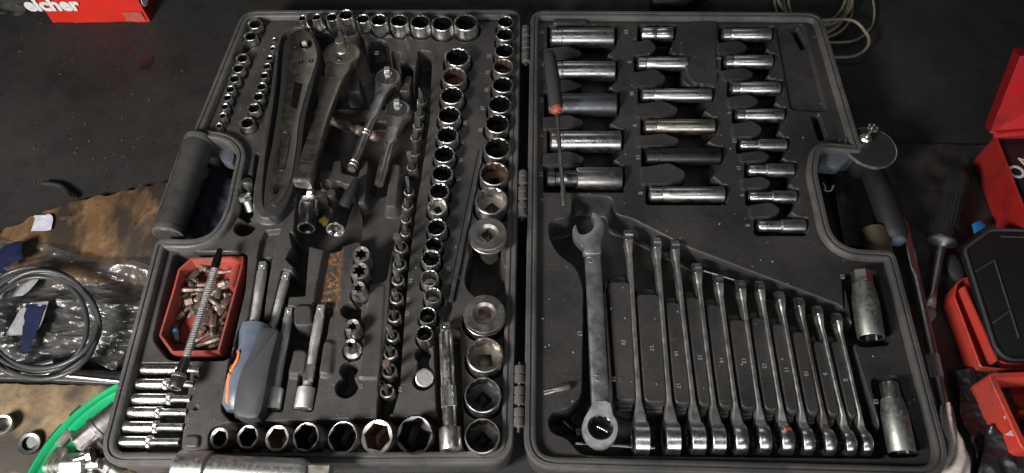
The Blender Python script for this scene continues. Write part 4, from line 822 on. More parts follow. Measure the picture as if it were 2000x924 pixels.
bt = [(376, 566, 4, 44, 'x', 8, .034), (447.6, 530, 12, 38, 'x', 7, .034), (438, 561, 35, 42, 'x', 8, .030), (384, 534, 50, 46, 'h', 12, .029), (376, 588, 20, 24, 'h', 15, .031), (357, 612, 55, 30, 'h', 10, .028), (343, 650, -68, 40, 'x', 10, .031),
      (438, 598, 70, 42, 'x', 11, .033), (416.7, 636, -80, 44, 'x', 11, .035), (405, 669, 18, 48, 'x', 8, .031), (398, 658, 28, 34, 's', 5, .035), (395, 646, 60, 14, 't', 10, .034), (421, 549, 80, 30, 'h', 10, .027), (421, 592, -35, 30, 's', 8, .033),
      (404, 527, -30, 26, 'h', 9, .033), (441, 577, 5, 20, 'h', 10, .027), (404, 612, 80, 34, 'x', 9, .030), (432, 625, 60, 32, 's', 8, .032), (380, 610, -55, 30, 'h', 10, .032), (366, 540, 30, 34, 'h', 8, .026), (428, 655, -10, 32, 'x', 8, .029), (409, 578, 30, 26, 'h', 9, .028), (420, 675, 25, 20, 's', 7, .031), (353, 585, 70, 20, 'h', 7, .026)]
where = ['lying level in the upper middle', 'pointing left in the top right corner', 'slanting under the top right corner', 'slanting beside the spring near the top', 'blocky one left of the spring', 'slanting below the blocky one', 'at the lower left with a blue band', 'steep one by the right wall', 'upright brown one right of the spring', 'lying along the bottom edge', 'thin screw like one near the bottom', 'hollow short one near the bottom', 'half buried behind the spring top', 'pale pointed one in the middle', 'short one behind the spring top', 'dark stub by the right wall', 'buried one at the centre right of the spring', 'thin one leaning on the right wall', 'leaning against the spring from the left', 'dull one at the upper left wall', 'lying in the lower right corner', 'short one in the middle of the heap', 'tiny one at the bottom right', 'small one by the left wall']
for i, (x, y, an, lpx, k, wd, zz) in enumerate(bt):
    c = P(x, y, zz); s_ = S(x, y, zz); th = math.radians(an); d = Vector((math.cos(th), math.sin(th), random.uniform(-.12, .12))); ln = lpx * s_ * 1.12; r = wd / 2 * s_ * 1.2
    if k in 'xs' and i in (1, 2, 9, 3): d = -d
    if i in (6,): d = -d
    if i == 8 or i == 7: d = d if d.y < 0 else -d
    a = c - d.normalized() * ln / 2; t = empty('driver_bit', c, f'loose driver bit in the red tray, {where[i]}', 'bit', 'loose bits in the red tray'); fr = frame(a, d)
    mb = MB(); mb.loft(fr, [(0, 'h', r * .85), (.0006, 'h', r), (ln * .55, 'h', r), (ln * .6, 'o', r * .75)], 24); mb.build('hex_shank', 'bit_dull' if i not in (0, 4) else 'bit_steel', t, c)
    fr2 = fr @ T((0, 0, ln * .6)); mb = MB()
    if k == 'x': mb.loft(fr2, [(0, 'o', r * .75), (ln * .15, 'x', r * .95), (ln * .3, 'x', r * .8), (ln * .4, 'x', r * .15)], 24)
    elif k == 's': mb.loft(fr2, [(0, 'o', r * .7), (ln * .2, 's', (r * .8, r * .4)), (ln * .4, 's', (r * .9, r * .12))], 24)
    elif k == 't': mb.loft(fr2, [(0, 'o', r), (ln * .4, 'o', r), (ln * .4, 'o', r * .6), (ln * .1, 'o', r * .6)], 24)
    else: mb.loft(fr2, [(0, 'o', r * .6), (ln * .02, 'h', r * .62), (ln * .4, 'h', r * .6)], 24)
    mb.build('tip', 'bit_steel' if i in (0, 1, 2, 6, 8) else 'bit_dull', t, c)
    if i == 6:
        mb = MB(); mb.loft(fr, [(ln * .48, 'o', r * 1.05), (ln * .49, 'o', r * 1.15), (ln * .62, 'o', r * 1.15), (ln * .63, 'o', r)], 24); mb.build('blue_band', 'blue_band', t, c)
for i in range(32):
    x, y = [(362, 588), (390, 600), (410, 610), (400, 560), (385, 560), (420, 625), (432, 640), (395, 625), (412, 655), (436, 560), (450, 545), (370, 552), (405, 640), (388, 575), (425, 570), (418, 600)][i % 16]; x += (i // 16) * random.uniform(-14, 14); y += (i // 16) * random.uniform(-12, 12)
    c = P(x, y, .0262 + .0012 * (i % 3) + .003 * (i // 16)); th = random.uniform(0, 6.28); d = Vector((math.cos(th), math.sin(th), random.uniform(-.15, .15))).normalized(); r = random.choice((.0028, .0032, .0024)); ln = random.uniform(.012, .020)
    t = empty('driver_bit', c, 'dull brown bit half buried in the heap at the bottom of the red tray', 'bit', 'buried bits under the heap in the red tray'); fr = frame(c - d * ln / 2, d)
    mb = MB(); mb.loft(fr, [(0, 'h', r * .85), (.0006, 'h', r), (ln * .6, 'h', r), (ln * .64, 'o', r * .7)], 24); mb.build('hex_shank', 'bit_dull', t, c)
    mb = MB(); mb.loft(fr, [(ln * .63, 'o', r * .7), (ln * .8, 'x', r * .9), (ln, 'x', r * .2)], 24); mb.build('tip', 'bit_dull', t, c)
t = empty('flexible_shaft', P(395, 620, .05), 'flexible spring driver shaft lying across the red bit tray', 'flexible shaft')
a = P(419, 525, .061); b_ = P(362, 704, .060); ln = (b_ - a).length; r = 7.4 * S(390, 610, .06); fr = frame(a, b_ - a); mb = MB(); path = []
turns = 40
for i in range(turns * 10 + 1):
    q = i / 10 * 2 * math.pi; path.append(fr @ Vector((r * .80 * math.cos(q), r * .80 * math.sin(q), ln * i / (turns * 10))))
mb.tube(path, r * .25, 6); mb.build('spring_coil', 'shaft_steel', t, a)
mb = MB(); mb.tube([a - (b_ - a) * .05, b_], r * .60, 16); mb.build('core', 'satin', t, a)
a2 = P(430, 487, .060); mb = MB(); l2 = (a - a2).length; mb.loft(frame(a2, a - a2), [(0, 'q', r * .6), (.005, 'q', r * .6), (.006, 'o', r * .9), (l2 * .4, 'o', r * 1.05), (l2 - .004, 'o', r * 1.15), (l2, 'o', r * .9)], 32); mb.build('drive_end', 'black_oxide', t, a2)
b2 = P(341, 759, .062); mb = MB(); l2 = (b2 - b_).length; mb.loft(frame(b_, b2 - b_), [(-.003, 'o', r * .9), (0, 'o', r * 1.2), (l2 * .35, 'o', r * 1.3), (l2 * .5, 'o', r * 1.65), (l2 * .98, 'o', r * 1.72), (l2, 'o', r * 1.6), (l2, 'q', r * .9), (l2 - .008, 'q', r * .9)], 40); mb.build('socket_end', 'dark_steel', t, b_)
mb = MB(); mb.loft(frame(b_, b2 - b_), [(l2 * .50, 'o', r * 1.7), (l2 * .51, 'k', r * 1.76), (l2 * .62, 'k', r * 1.76), (l2 * .63, 'o', r * 1.7)], 96); mb.build('knurled_band', 'worn_steel', t, b_)
# ------------------------------------------------------------------ tools in the lid
# flat combination wrench marked 19
t = empty('ratchet_wrench', P(1165, 640, .045), 'large grey combination ratchet wrench marked 19 lying flat', 'wrench')
z1 = .052
jaw = [(1124.5, 438.5), (1128, 447), (1132, 456), (1141, 457.6), (1150, 454), (1157, 448), (1161, 438), (1160, 428), (1156, 421), (1156.4, 415), (1163, 415.5), (1172, 422), (1179, 434), (1181, 446), (1177, 462), (1173, 478), (1173, 494), (1142, 494), (1139, 484), (1130, 475), (1121.5, 464), (1118.5, 452), (1119.5, 444)]
plate('open_jaw', jaw, z1 - .009, z1, 'wrench_grey', t, .0007, 3)
plate('shank', [(1142, 490), (1172.6, 490), (1178, 560), (1183, 650), (1188, 740), (1192, 790), (1156, 790), (1153, 720), (1150, 650), (1146, 560)], z1 - .007, z1 - .0012, 'wrench_grey', t, .0022, 1, sm=False)
c = P(1173, 834, z1 + .001); s_ = S(1173, 834, z1)
ol = []; hc = c.to_2d(); Ro = 34.5 * s_
for k in range(41):
    an = math.radians(140 + 260 * k / 40); ol.append((hc.x + Ro * math.cos(an), hc.y + Ro * math.sin(an) * 1.12))
ol += [tuple(P(1192, 786, z1).to_2d()), tuple(P(1184, 782, z1).to_2d()), tuple(P(1166, 782, z1).to_2d()), tuple(P(1158, 787, z1).to_2d())]
# ring head as an annulus: outer outline joined to a round hole
oo = [Vector(p) for p in ol]; hole = 25.5 * s_; n = len(oo); mb = MB(); rings = [[], [], [], [], []]
ctr = Vector((hc.x, hc.y))
for p in oo:
    d = (p - ctr); an = math.atan2(d.y, d.x); u = Vector((math.cos(an), math.sin(an)))
    for rg, q, zz in ((0, p, z1 - .011), (1, p, z1 - .001), (2, ctr + d * .965, z1 + .0006), (3, ctr + u * hole, z1 + .0006), (4, ctr + u * hole, z1 - .010)): rings[rg].append(len(mb.v)); mb.v.append((q.x, q.y, zz))
for a_, b2 in zip(rings, rings[1:]):
    for i in range(n): j = (i + 1) % n; mb.face((a_[i], a_[j], b2[j], b2[i]))
mb.build('ring_head', 'satin', t)
c3 = Vector((hc.x, hc.y, z1)); mb = MB(); mb.loft(T(c3), [(-.009, 'o', hole * .99), (-.0002, 'o', hole * .99), (0, 'o', hole * .93), (-.0003, 'o', hole * .90), (-.0006, '12', hole * .80), (-.009, '12', hole * .80)], 48, False, False); mb.build('ratchet_gear', 'dark_steel', t, c3)
text('19', 18 * S(1150, 500, z1), P(1154, 506, z1 - .001), (0, 0, -math.pi / 2 + .1), 'chrome', t, 'size_number', .0002); text('19', 18 * S(1165, 735, z1), P(1167, 736, z1 - .001), (0, 0, -math.pi / 2 + .1), 'chrome', t, 'size_number', .0002)
# eleven wrenches on edge
for k, ((x0, y0), (x1, y1)) in enumerate(wr):
    sz = 1 - k * .028; Rr = .0155 * sz; zc = .036; zt = zc + Rr
    c = P(x1, y1 - 14, zt) ; c.z = zc; a = P(x0, y0 + 8, .048); a.z = .044
    d = (a - c); d.z = 0; ln = d.length; d.normalize(); sd = Vector((d.y, -d.x, 0)); up = Vector((0, 0, 1))
    M = Matrix((d, sd, up)).transposed().to_4x4(); M.translation = c
    t = empty('wrench', c, f'{"dull dark" if k == 8 else ("red dabbed" if k == 6 else "shiny")} wrench standing on edge, {ORD[k+1]} to the right of the flat wrench', 'wrench', 'wrenches standing on edge in the lid')
    th = (.0062 - k * .00022)          # half thickness of ring head
    fr = frame(c - sd * th, sd, (0, 0, 1)); mb = MB()
    mb.loft(fr, [(.0, 'o', Rr * .60), (.0, 'o', Rr * .97), (.0005, 'o', Rr), (2 * th - .0005, 'o', Rr), (2 * th, 'o', Rr * .97), (2 * th, 'o', Rr * .60), (0.0, 'o', Rr * .60)], 48, False, False); mb.build('ring_head', 'chrome', t, c)
    mb = MB(); mb.loft(fr, [(2 * th - .0005, 'o', Rr * .61), (2 * th - .0005, '12', Rr * .44), (.0005, '12', Rr * .44), (.0005, 'o', Rr * .61)], 48, False, False); mb.build('ratchet_gear', 'black_oxide', t, c)
    # shank: neck widens at the ring, thin bar, widens at jaw ; coordinates (along, half thickness, bottom, top)
    ts = .0020 - k * .00005; dz = .0085
    secs = [(Rr * .55, th * .92, -Rr * .62, Rr * .72), (Rr * 1.15, th * .80, -.006, Rr * .50), (Rr * 1.9, ts * 1.15, -.004, dz * .9 + .001), (ln * .3, ts, -.003, dz), (ln * .75, ts, -.002, dz + .002), (ln - .026 * sz, ts * 1.1, -.002, .010), (ln - .022 * sz, ts * 1.4, -.002, .011), (ln - .014 * sz, .0036 * sz, -.003, .0125), (ln - .010 * sz, .0038 * sz, -.004, .0125)]
    mb = MB(); prev = None
    for s_, h_, zb, zt2 in secs:
        base = len(mb.v); b_ = min(h_ * .45, .0012)
        for (yy, zz) in ((-h_, zb), (h_, zb), (h_, zt2 - b_), (h_ - b_, zt2), (-h_ + b_, zt2), (-h_, zt2 - b_)): mb.v.append(M @ Vector((s_, yy, zz)))
        if prev is not None:
            for i in range(6): j = (i + 1) % 6; mb.face((prev + i, prev + j, base + j, base + i))
        prev = base
    mb.face(range(6)); mb.face([prev + i for i in range(6)]); mb.build('shank', 'shaft_steel' if k != 8 else 'worn_steel', t, c, 30)
    # open jaw, outline in the upright plane
    j0 = ln - .012 * sz; q = sz
    ol = [(0, -.004), (0, .0125), (.004, .0132), (.009, .0120), (.0135, .0085), (.0155, .0035), (.0150, .0005), (.0125, .0012), (.0085, .0028), (.0062, .0005), (.0052, -.004), (.0075, -.0075), (.0105, -.0100), (.0100, -.0125), (.006, -.0130), (.002, -.0100)]
    mb = MB(); h_ = .0038 * sz; base = 0
    for yy in (-h_, h_):
        for (sx, zz) in ol: mb.v.append(M @ Vector((j0 + sx * q, yy, zz * q if zz < 0 else zz)))
    nn = len(ol)
    for i in range(nn): j = (i + 1) % nn; mb.face((i, j, nn + j, nn + i))
    mb.face(range(nn - 1, -1, -1)); mb.face([nn + i for i in range(nn)]); mb.build('open_jaw', 'chrome', t, c, 50)
    if k == 6:
        mb = MB(); cc = c + d * Rr * .45 + up * Rr * .9; mb.loft(frame(cc + sd * .001, (0.2, -.1, 1)), [(-.0006, 'e', (.0016, .004)), (.0004, 'e', (.0012, .003))], 16); mb.build('paint_dab', 'orange_red', t, cc)
# spark plug sockets on the right
def plug(p0, p1, wpx, mat, label, hexed):
    a = P(*p0, .050); b_ = P(*p1, .046); ln = (b_ - a).length; r = wpx / 2 * S(*p1, .048); fr = frame(a, b_ - a); t = empty('plug_socket', (a + b_) / 2, label, 'socket', 'spark plug sockets at the right edge of the lid')
    mb = MB()
    mb.loft(fr, [(0, 'h' if hexed else 'o', r * .62), (.0012, 'h' if hexed else 'o', r * .68), (.013, 'h' if hexed else 'o', r * .70), (.0135, 'o', r * .66)], 48); mb.build('drive_end', 'worn_steel' if hexed else 'steel', t, a)
    mb = MB(); mb.loft(fr, [(.0132, 'o', r * .62), (.0142, 'o', r * .80), (.018, 'o', r * .84), (ln * .42, 'o', r * .97), (ln * .5, 'o', r), (ln - .0012, 'o', r), (ln, 'o', r * .95), (ln, 'o', r * .86), (ln - .001, 'h', r * .72, 1), (ln - .012, 'h', r * .70, 1)], 48); mb.build('barrel', [mat, 'inner_shade'], t, b_)
plug((1681, 530), (1701, 660), 50, 'corroded', 'tarnished spark plug socket with hexagon top in the upper right slot of the lid', True); plug((1735, 748), (1762, 884), 51, 'corroded', 'scratched round topped spark plug socket in the lower right corner of the lid', False)
# screwdriver lying over the lid sockets
t = empty('screwdriver', P(1085, 220, .07), 'slim screwdriver with grey round handle and red collar lying over the lid sockets', 'screwdriver')
a = P(1074, 104, .066); b_ = P(1087, 212, .066); e = P(1102, 402, .052); ln = (b_ - a).length; r = 14 * S(1080, 160, .066)
mb = MB(); mb.loft(frame(a, b_ - a), [(-.002, 'o', r * .35), (.001, 'o', r * .62), (.006, 'o', r * .82), (ln * .5, 'o', r), (ln * .9, 'o', r * .95), (ln, 'o', r * .85)], 36); mb.build('handle', 'grey_rubber', t, a)
mb = MB(); mb.loft(frame(b_, e - b_), [(-.001, 'o', r * .82), (.003, 'o', r * .85), (.0034, 'o', r * .6), (.006, 'o', r * .45)], 32); mb.build('collar', 'red_collar', t, b_)
mb = MB(); l2 = (e - b_).length; mb.loft(frame(b_, e - b_), [(.004, 'o', .0022), (l2 * .84, 'o', .0022), (l2 * .86, 'o', .0028), (l2, 's', (.002, .0006))], 20); mb.build('blade', 'worn_steel', t, b_)
# stray bit on the tray, black bits and rod in the pit
t = empty('driver_bit', P(1087, 761, TR + .003), 'single small torx bit lying on the flat lid surface left of the wrench', 'bit'); a = P(1113, 754, TR + .0032); b_ = P(1062, 767, TR + .0028); ln = (b_ - a).length
mb = MB(); mb.loft(frame(a, b_ - a), [(0, 'h', .0025), (.0005, 'h', .0029), (ln * .5, 'h', .0029), (ln * .58, 'o', .0021)], 24); mb.build('hex_shank', 'bit_steel', t, a); mb = MB(); mb.loft(frame(a, b_ - a), [(ln * .58, 'o', .0021), (ln * .66, 't', .0021), (ln, 't', .0020)], 36); mb.build('tip', 'worn_steel', t, a)
for i, (p, q, r, mt, lb) in enumerate((((1098, 822), (1118, 842), .0058, 'black_oxide', 'black stubby bit in the dark pit at the lower left of the lid'), ((1122, 846), (1142, 846), .0050, 'dark_steel', 'round black stub beside the ring of the 19 wrench'))):
    a = P(*p, .024); b_ = P(*q, .022); mb = MB(); l2 = (b_ - a).length; mb.loft(frame(a, b_ - a), [(0, 'x' if i == 0 else 'o', r * .9), (.001, 'x' if i == 0 else 'o', r), (l2, 'x' if i == 0 else 'o', r), (l2 + .001, 'o', r * .7)], 28); tag(mb.build('black_stub', mt, None, a), lb, 'bit')
t = empty('thin_rod', P(1200, 870, .02), 'thin bright rod lying at the bottom of the pit under the ring wrenches', 'rod'); a = P(1124, 867, .026); b_ = P(1278, 876, .024); l2 = (b_ - a).length
mb = MB(); mb.loft(frame(a, b_ - a), [(0, 'o', .0014), (.006, 'o', .0018), (.0065, 'o', .0012), (.008, 'o', .0012), (.0085, 'o', .0018), (l2, 'o', .0018)], 16); mb.build('rod_body', 'chrome', t, a)
a = P(1166, 832, .022); b_ = P(1188, 844, .022); mb = MB(); l2 = (b_ - a).length; st = []
for j in range(5): q = l2 * j / 5; st += [(q, 'o', .0009), (q + l2 * .06, 'o', .0013), (q + l2 * .13, 'o', .0013), (q + l2 * .18, 'o', .0009)]
mb.loft(frame(a, b_ - a), st, 14); tag(mb.build('threaded_stub', 'chrome', None, a), 'tiny threaded pin seen through the ring of the 19 wrench', 'screw')
a = P(1374, 529, .047); b_ = P(1434, 547, .045); mb = MB(); mb.tube([a, b_], .0008, 8); tag(mb.build('wire_pin', 'steel', None, a), 'thin straight wire lying across the heads of the fourth to sixth edge wrenches', 'wire')
# grit
mb = MB()
for i in range(520):
    x = random.uniform(250, 1800); y = random.uniform(40, 895)
    zz = TL + .0002; p = P(x, y, zz); side = L if x < 1020 else R
    i0 = int((p.x - side.x0) / side.res); j0 = int((p.y - side.y0) / side.res)
    if not (4 < i0 < side.nx - 4 and 4 < j0 < side.ny - 4): continue
    if abs(side.H[j0, i0] - side.z0) > .0006: continue
    q = side.sdf_poly([(v.x, v.y) for v in side.out[::3]], np.array([[p.x]]), np.array([[p.y]]))[0, 0]
    if q > -.013: continue
    r = random.choice((.00025, .0003, .0004, .0006)); fr = T(p) @ Matrix.Rotation(random.uniform(0, 6), 4, 'Z')
    mb.box(fr, -r, r * random.uniform(.8, 2), -r, r, -.0001, r)
tag(mb.build('grit', 'label_white', None, None, 0), 'pale grit and dust crumbs scattered over both trays', 'grit', kind='stuff')
# ------------------------------------------------------------------ surroundings
# floor sheet
mb = MB(); mb.v = [(-3, -1.5, 0), (3, -1.5, 0), (3, 4, 0), (-3, 4, 0)]; mb.face((0, 1, 2, 3)); struct(mb.build('floor', 'floor', None, None, 0))
def sheet(name, px, z, mat, seed=0, amp=.0, n=40, label=None, cat=None, thick=0.0):
    """crumpled sheet between four corners given as picture points on the plane z"""
    q = [P(x, y, z) for x, y in px]; mb = MB(); off = Vector((seed * 3.1, seed * 1.7, 0))
    for j in range(n + 1):
        for i in range(n + 1):
            u, v = i / n, j / n; p = q[0] * (1 - u) * (1 - v) + q[1] * u * (1 - v) + q[2] * u * v + q[3] * (1 - u) * v
            f = 0; s_ = 1
            for o_ in range(4):
                q_ = p + off; f += (1 - abs(noise.noise((Vector((q_.x * 9 + q_.y * 7, q_.y * 26 - q_.x * 5, q_.z)) if mat == 'clear_film' else q_ * 17) * s_)) * (3.0 if mat == 'clear_film' else 2.0)) / s_ * .5; s_ *= 2.1
            ed = .02 * noise.noise((p + off) * 18); edge = 1 if 0 < u < 1 and 0 < v < 1 else .6
            mb.v.append((p.x + ed * (abs(u - .5) * 2) ** 4, p.y + .02 * noise.noise((p - off) * 18) * (abs(v - .5) * 2) ** 4, max(.001, z + amp * f * edge)))
    for j in range(n):
        for i in range(n): a = j * (n + 1) + i; mb.face((a, a + 1, a + n + 2, a + n + 1))
    o = mb.build(name, mat, None, None, 30)
    if label: tag(o, label, cat)
    return o
# greasy bench top under the right side
mb = MB(); pts = [P(x, y, 0) for x, y in ((1650, 284), (2300, 292), (2900, 1500), (1650, 1500))]; n = 90
for j in range(n + 1):
    for i in range(n + 1):
        u, v = i / n, j / n; p = pts[0] * (1 - u) * (1 - v) + pts[1] * u * (1 - v) + pts[2] * u * v + pts[3] * (1 - u) * v
        mb.v.append((p.x, p.y, .004 + .0016 * noise.noise(p * 60) + .001 * noise.noise(p * 160)))
for j in range(n):
    for i in range(n): a = j * (n + 1) + i; mb.face((a, a + 1, a + n + 2, a + n + 1))
struct(mb.build('bench_surface', 'grease', None, None, 60))
def board(name, px, z0, z1, mat, label, cat, jag=.0015):
    pts = W2(px, z1); res = []
    for a, b_ in zip(pts, pts[1:] + pts[:1]):
        m_ = max(1, int((b_ - a).length / .004))
        for q in range(m_):
            p = a.lerp(b_, q / m_); res.append(p + Vector((noise.noise(Vector((p.x, p.y, 0)) * 90), noise.noise(Vector((p.x, p.y, 4)) * 90))) * jag * 2)
    mb = MB(); mb.slab(res, z0, z1, .0008); return tag(mb.build(name, mat, None), label, cat)
board('plywood_board', [(-120, 500), (0, 452), (60, 425), (140, 393), (250, 370), (345, 352), (330, 440), (316, 478), (304, 555), (200, 548), (60, 560), (-120, 600)], .0, .008, 'wood', 'oil stained brown plywood board beside the carry grip', 'board', .003)
board('pale_board', [(-150, 748), (170, 752), (300, 760), (330, 1050), (-150, 1050)], .0, .008, 'pale_wood', 'pale grimy plywood under the green basket in the near left corner', 'board')
board('steel_rail', [(-120, 716), (90, 718), (260, 726), (255, 752), (90, 742), (-120, 738)], .0, .016, 'dark_steel', 'dark steel strip edge running under the cable coil toward the case', 'rail', .0004)
mb = MB(); mb.tube([P(-100, 724, .0175), P(60, 727, .0175), P(240, 746, .0175)], .0012, 8); tag(mb.build('bright_wire', 'satin', None), 'thin bright rod on the dark steel strip', 'rod')
# oil spot, hose, scraps on the left floor
mb = MB(); mb.slab(smooth_loop(W2([(276, 112), (288, 106), (299, 110), (298, 122), (288, 134), (276, 136), (273, 124)], .0008), 5), .0001, .0008, .0002); tag(mb.build('oil_spot', 'black_plastic', None), 'small dark oil spot on the dark floor left of the case', 'scrap')  # thin black blob stands for the oil spot on the floor
mb = MB(); mb.tube(spline([P(85, 358, .004), P(110, 361, .005), P(128, 370, .005), P(139, 388, .009)], 6), .0028, 10); tag(mb.build('hose_piece', 'black_rubber', None), 'short curved black hose piece above the plywood board', 'hose')
sheet('paper_scrap', [(82, 416), (104, 414), (114, 430), (90, 434)], .0105, 'paper', 21, .0035, 14, 'crumpled pale blue paper scrap on the plywood', 'paper')
mb = MB(); mb.slab(smooth_loop(W2([(114, 424), (124, 419), (139, 419), (130, 426), (118, 428)], .010), 4), .008, .0092, .0004); tag(mb.build('wood_splinter', 'pale_wood', None), 'pale wood splinter next to the paper scrap', 'splinter')
mb = MB()
for i in range(230):
    x = random.gauss(190, 110); y = random.uniform(45, 400)
    if 430 < x < 1680: continue
    r = random.choice((.0004, .0005, .0007, .0012)) * random.uniform(.6, 1.2); p = P(x, y, .0002)
    mb.box(T(p) @ Matrix.Rotation(random.uniform(0, 6), 4, 'Z'), -r, r * random.uniform(.6, 2.2), -r, r, 0, r * .6)
tag(mb.build('floor_debris', 'bit_steel', None, None, 0), 'metal filings and dirt crumbs scattered over the dark floor', 'debris', kind='stuff')
# red box with lettering
fl = P(104, 45, 0); fr_ = P(294, 43, 0); ex = (fr_ - fl).normalized(); ey = Vector((-ex.y, ex.x, 0)); M = Matrix((ex, ey, Vector((0, 0, 1)))).transposed().to_4x4(); M.translation = fl; wl = (fr_ - fl).length
t = empty('parts_box', fl, 'red cardboard parts box with white lettering standing on the floor at the top left', 'box')
mb = MB(); n = 16; g = []
def wb(u, v, dpt, zz): return M @ Vector((u * wl, dpt + .002 * noise.noise(Vector((u * 5, zz * 50, 3))), zz))
base = 0
for k, (uu, dd) in enumerate([(i / n, 0) for i in range(n + 1)] + [(1, .10 * i / 6) for i in range(1, 7)] + [(1 - i / 4, .10) for i in range(1, 5)] + [(0, .10 * (1 - i / 4)) for i in range(1, 4)]):
    for zz in (0.0005, .012, .03, .06, .075): mb.v.append(wb(uu, 0, dd, zz)); 
cnt = n + 1 + 6 + 4 + 3
for i in range(cnt):
    j = (i + 1) % cnt
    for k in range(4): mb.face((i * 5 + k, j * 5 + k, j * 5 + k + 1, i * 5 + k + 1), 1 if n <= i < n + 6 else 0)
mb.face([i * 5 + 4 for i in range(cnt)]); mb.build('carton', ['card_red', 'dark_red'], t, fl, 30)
rz = math.atan2(ex.y, ex.x)
p = M @ Vector((wl * .125, -.0022, .031)); text('eicher', .027, p, (math.pi / 2, 0, rz), 'white_print', t, 'printed_word', .0003, .0012)
p = M @ Vector((wl + .0022, .035, .030)); text('eicher', .027, p, (math.pi / 2, 0, rz + math.pi / 2), 'white_print', t, 'printed_word', .0003, .0012)
mb = MB(); mb.box(M, wl * .78, wl * .97, -.0024, -.0014, .004, .018); mb.build('paper_sticker', 'red_collar', t, fl)
sheet('plastic_wrap', [(-60, -60), (70, -60), (62, 18), (-60, 40)], .02, 'clear_film', 4, .02, 36, 'grey crumpled plastic wrap at the top left corner', 'plastic wrap')
# navy cloth behind the grip
sheet('navy_cloth', [(385, 335), (462, 345), (440, 470), (345, 478)], .006, 'navy', 9, .012, 50, 'dark navy cloth bunched under the carry grip', 'cloth')
# clear bag with printed labels and cable coil
sheet('clear_bag', [(-80, 455), (325, 540), (240, 716), (-80, 705)], .011, 'clear_film', 2, .011, 110, 'clear crumpled plastic bag on the left beneath the cable coil', 'plastic bag')
sheet('clear_bag', [(-80, 560), (270, 600), (232, 715), (-80, 705)], .008, 'clear_film', 6, .012, 70, 'second layer of clear plastic film nearest the case, torn edge', 'plastic bag')
sheet('blue_wrapper', [(-20, 520), (30, 486), (52, 512), (-10, 545)], .022, 'navy_print', 5, .004, 16, 'blue printed wrapper corner above the cable coil', 'wrapper')
sheet('printed_label', [(30, 612), (70, 600), (50, 672), (-10, 672)], .024, 'label_white', 3, .003, 16, 'white printed label with blotchy print inside the cable coil', 'label')
sheet('navy_label', [(70, 600), (100, 598), (72, 668), (48, 672)], .0245, 'navy_print', 7, .003, 12, 'navy edge of the printed label inside the cable coil', 'label')
sheet('pale_tag', [(60, 545), (78, 535), (40, 578), (8, 578)], .024, 'label_white', 8, .002, 12, 'pale pointed tag showing through the upper part of the coil', 'tag')
mb = MB(); path = []
for i in range(4 * 48 + 14):
    th = 2 * math.pi * i / 48 + .55; lp = i / 48
    rx = 112 + 10 * math.sin(lp * 2.3) + 4 * math.sin(th * 1.37) - 1.5 * lp; ry = 98 + 9 * math.sin(lp * 1.7 + 1) + 4 * math.sin(th * .63) 
    path.append(P(70 + 2.5 * lp + rx * math.cos(th), 632 - ry * math.sin(th) * 1.0, .034 + .004 * math.sin(th * 2 + lp) + .0012 * lp))
mb.tube(path, .0022, 10); tag(mb.build('cable_coil', 'cable_dark', None), 'coiled dark grey cable lying on the clear bag', 'cable')
mb = MB(); mb.tube(spline([P(-60, 742, .034), P(20, 726, .032), P(70, 716, .031), P(106, 706, .031)], 8), .003, 12); tag(mb.build('cable_end', 'cable_dark', None), 'cut end of a thick grey cable below the coil', 'cable')
# green basket and its fittings
t = empty('green_basket', P(290, 960, 0), 'bright green round plastic basket of metal fittings at the near left corner', 'basket')
zc_ = .040; c = P(300, 968, zc_); Rb = 243 * S(120, 830, zc_); mb = MB(); prof = [(.0, .002), (.004, .020), (.0075, .038), (.010, .0405), (.0115, .040), (.0110, .0370), (.0050, .0350), (.0010, .0290), (-.0070, .0180), (-.0120, .0100), (-.0140, .006)]
cs = [(k) for k in range(0, 49)]; prev = None
for k in cs:
    an = math.radians(106 + 100 * k / 48)
    if L.sdf_poly([(v.x, v.y) for v in LO[::2]], np.array([[c.x + (Rb - .006) * math.cos(an)]]), np.array([[c.y + (Rb - .006) * math.sin(an)]]))[0, 0] < .001: continue
    base = len(mb.v)
    for o_, zz in prof: mb.v.append((c.x + (Rb + o_ - .008) * math.cos(an), c.y + (Rb + o_ - .008) * math.sin(an), zz))
    if prev is not None:
        for i in range(len(prof) - 1): mb.face((prev + i, base + i, base + i + 1, prev + i + 1))
    prev = base
mb.build('basket_wall', 'green', t)
mb = MB(); pl = [(c.x + (Rb - .022) * math.cos(math.radians(106 + 100 * k / 48)), c.y + (Rb - .022) * math.sin(math.radians(106 + 100 * k / 48))) for k in range(49)]
wy = P(220, 906, RIM); 
pl += [(P(196, 950, 0).x, P(196, 950, 0).y - .05), (P(190, 880, 0).x - .004, P(190, 880, 0).y), (P(236, 745, .0).x - .002, P(236, 745, 0).y)]
mb.slab(pl, .0085, .011, .0005); mb.build('basket_floor', 'black_plastic', t)
def fitting(pts, rads, mat, label, cat='fitting', shp=None, name='pipe_fitting', z=.026):
    a = P(*pts[0][:2], z); b_ = P(*pts[1][:2], z); fr = frame(a, b_ - a); ln = (b_ - a).length; mb = MB(); st = []
    for k, (q, r, s_) in enumerate(rads): st.append((ln * q, s_, r))
    mb.loft(fr, st, 30); return tag(mb.build(name, mat, None, a), label, cat, 'fittings heaped in the green basket')
fitting([(240, 800), (152, 870)], [(0, .0105, 'o'), (.05, .0115, 'o'), (.5, .0115, 'o'), (.52, .0125, 'o'), (.60, .0125, 'o'), (.62, .010, 'h'), (.96, .010, 'h'), (1, .0085, 'h')], 'worn_steel', 'long tarnished tube fitting pointing down left in the green basket', z=.034)
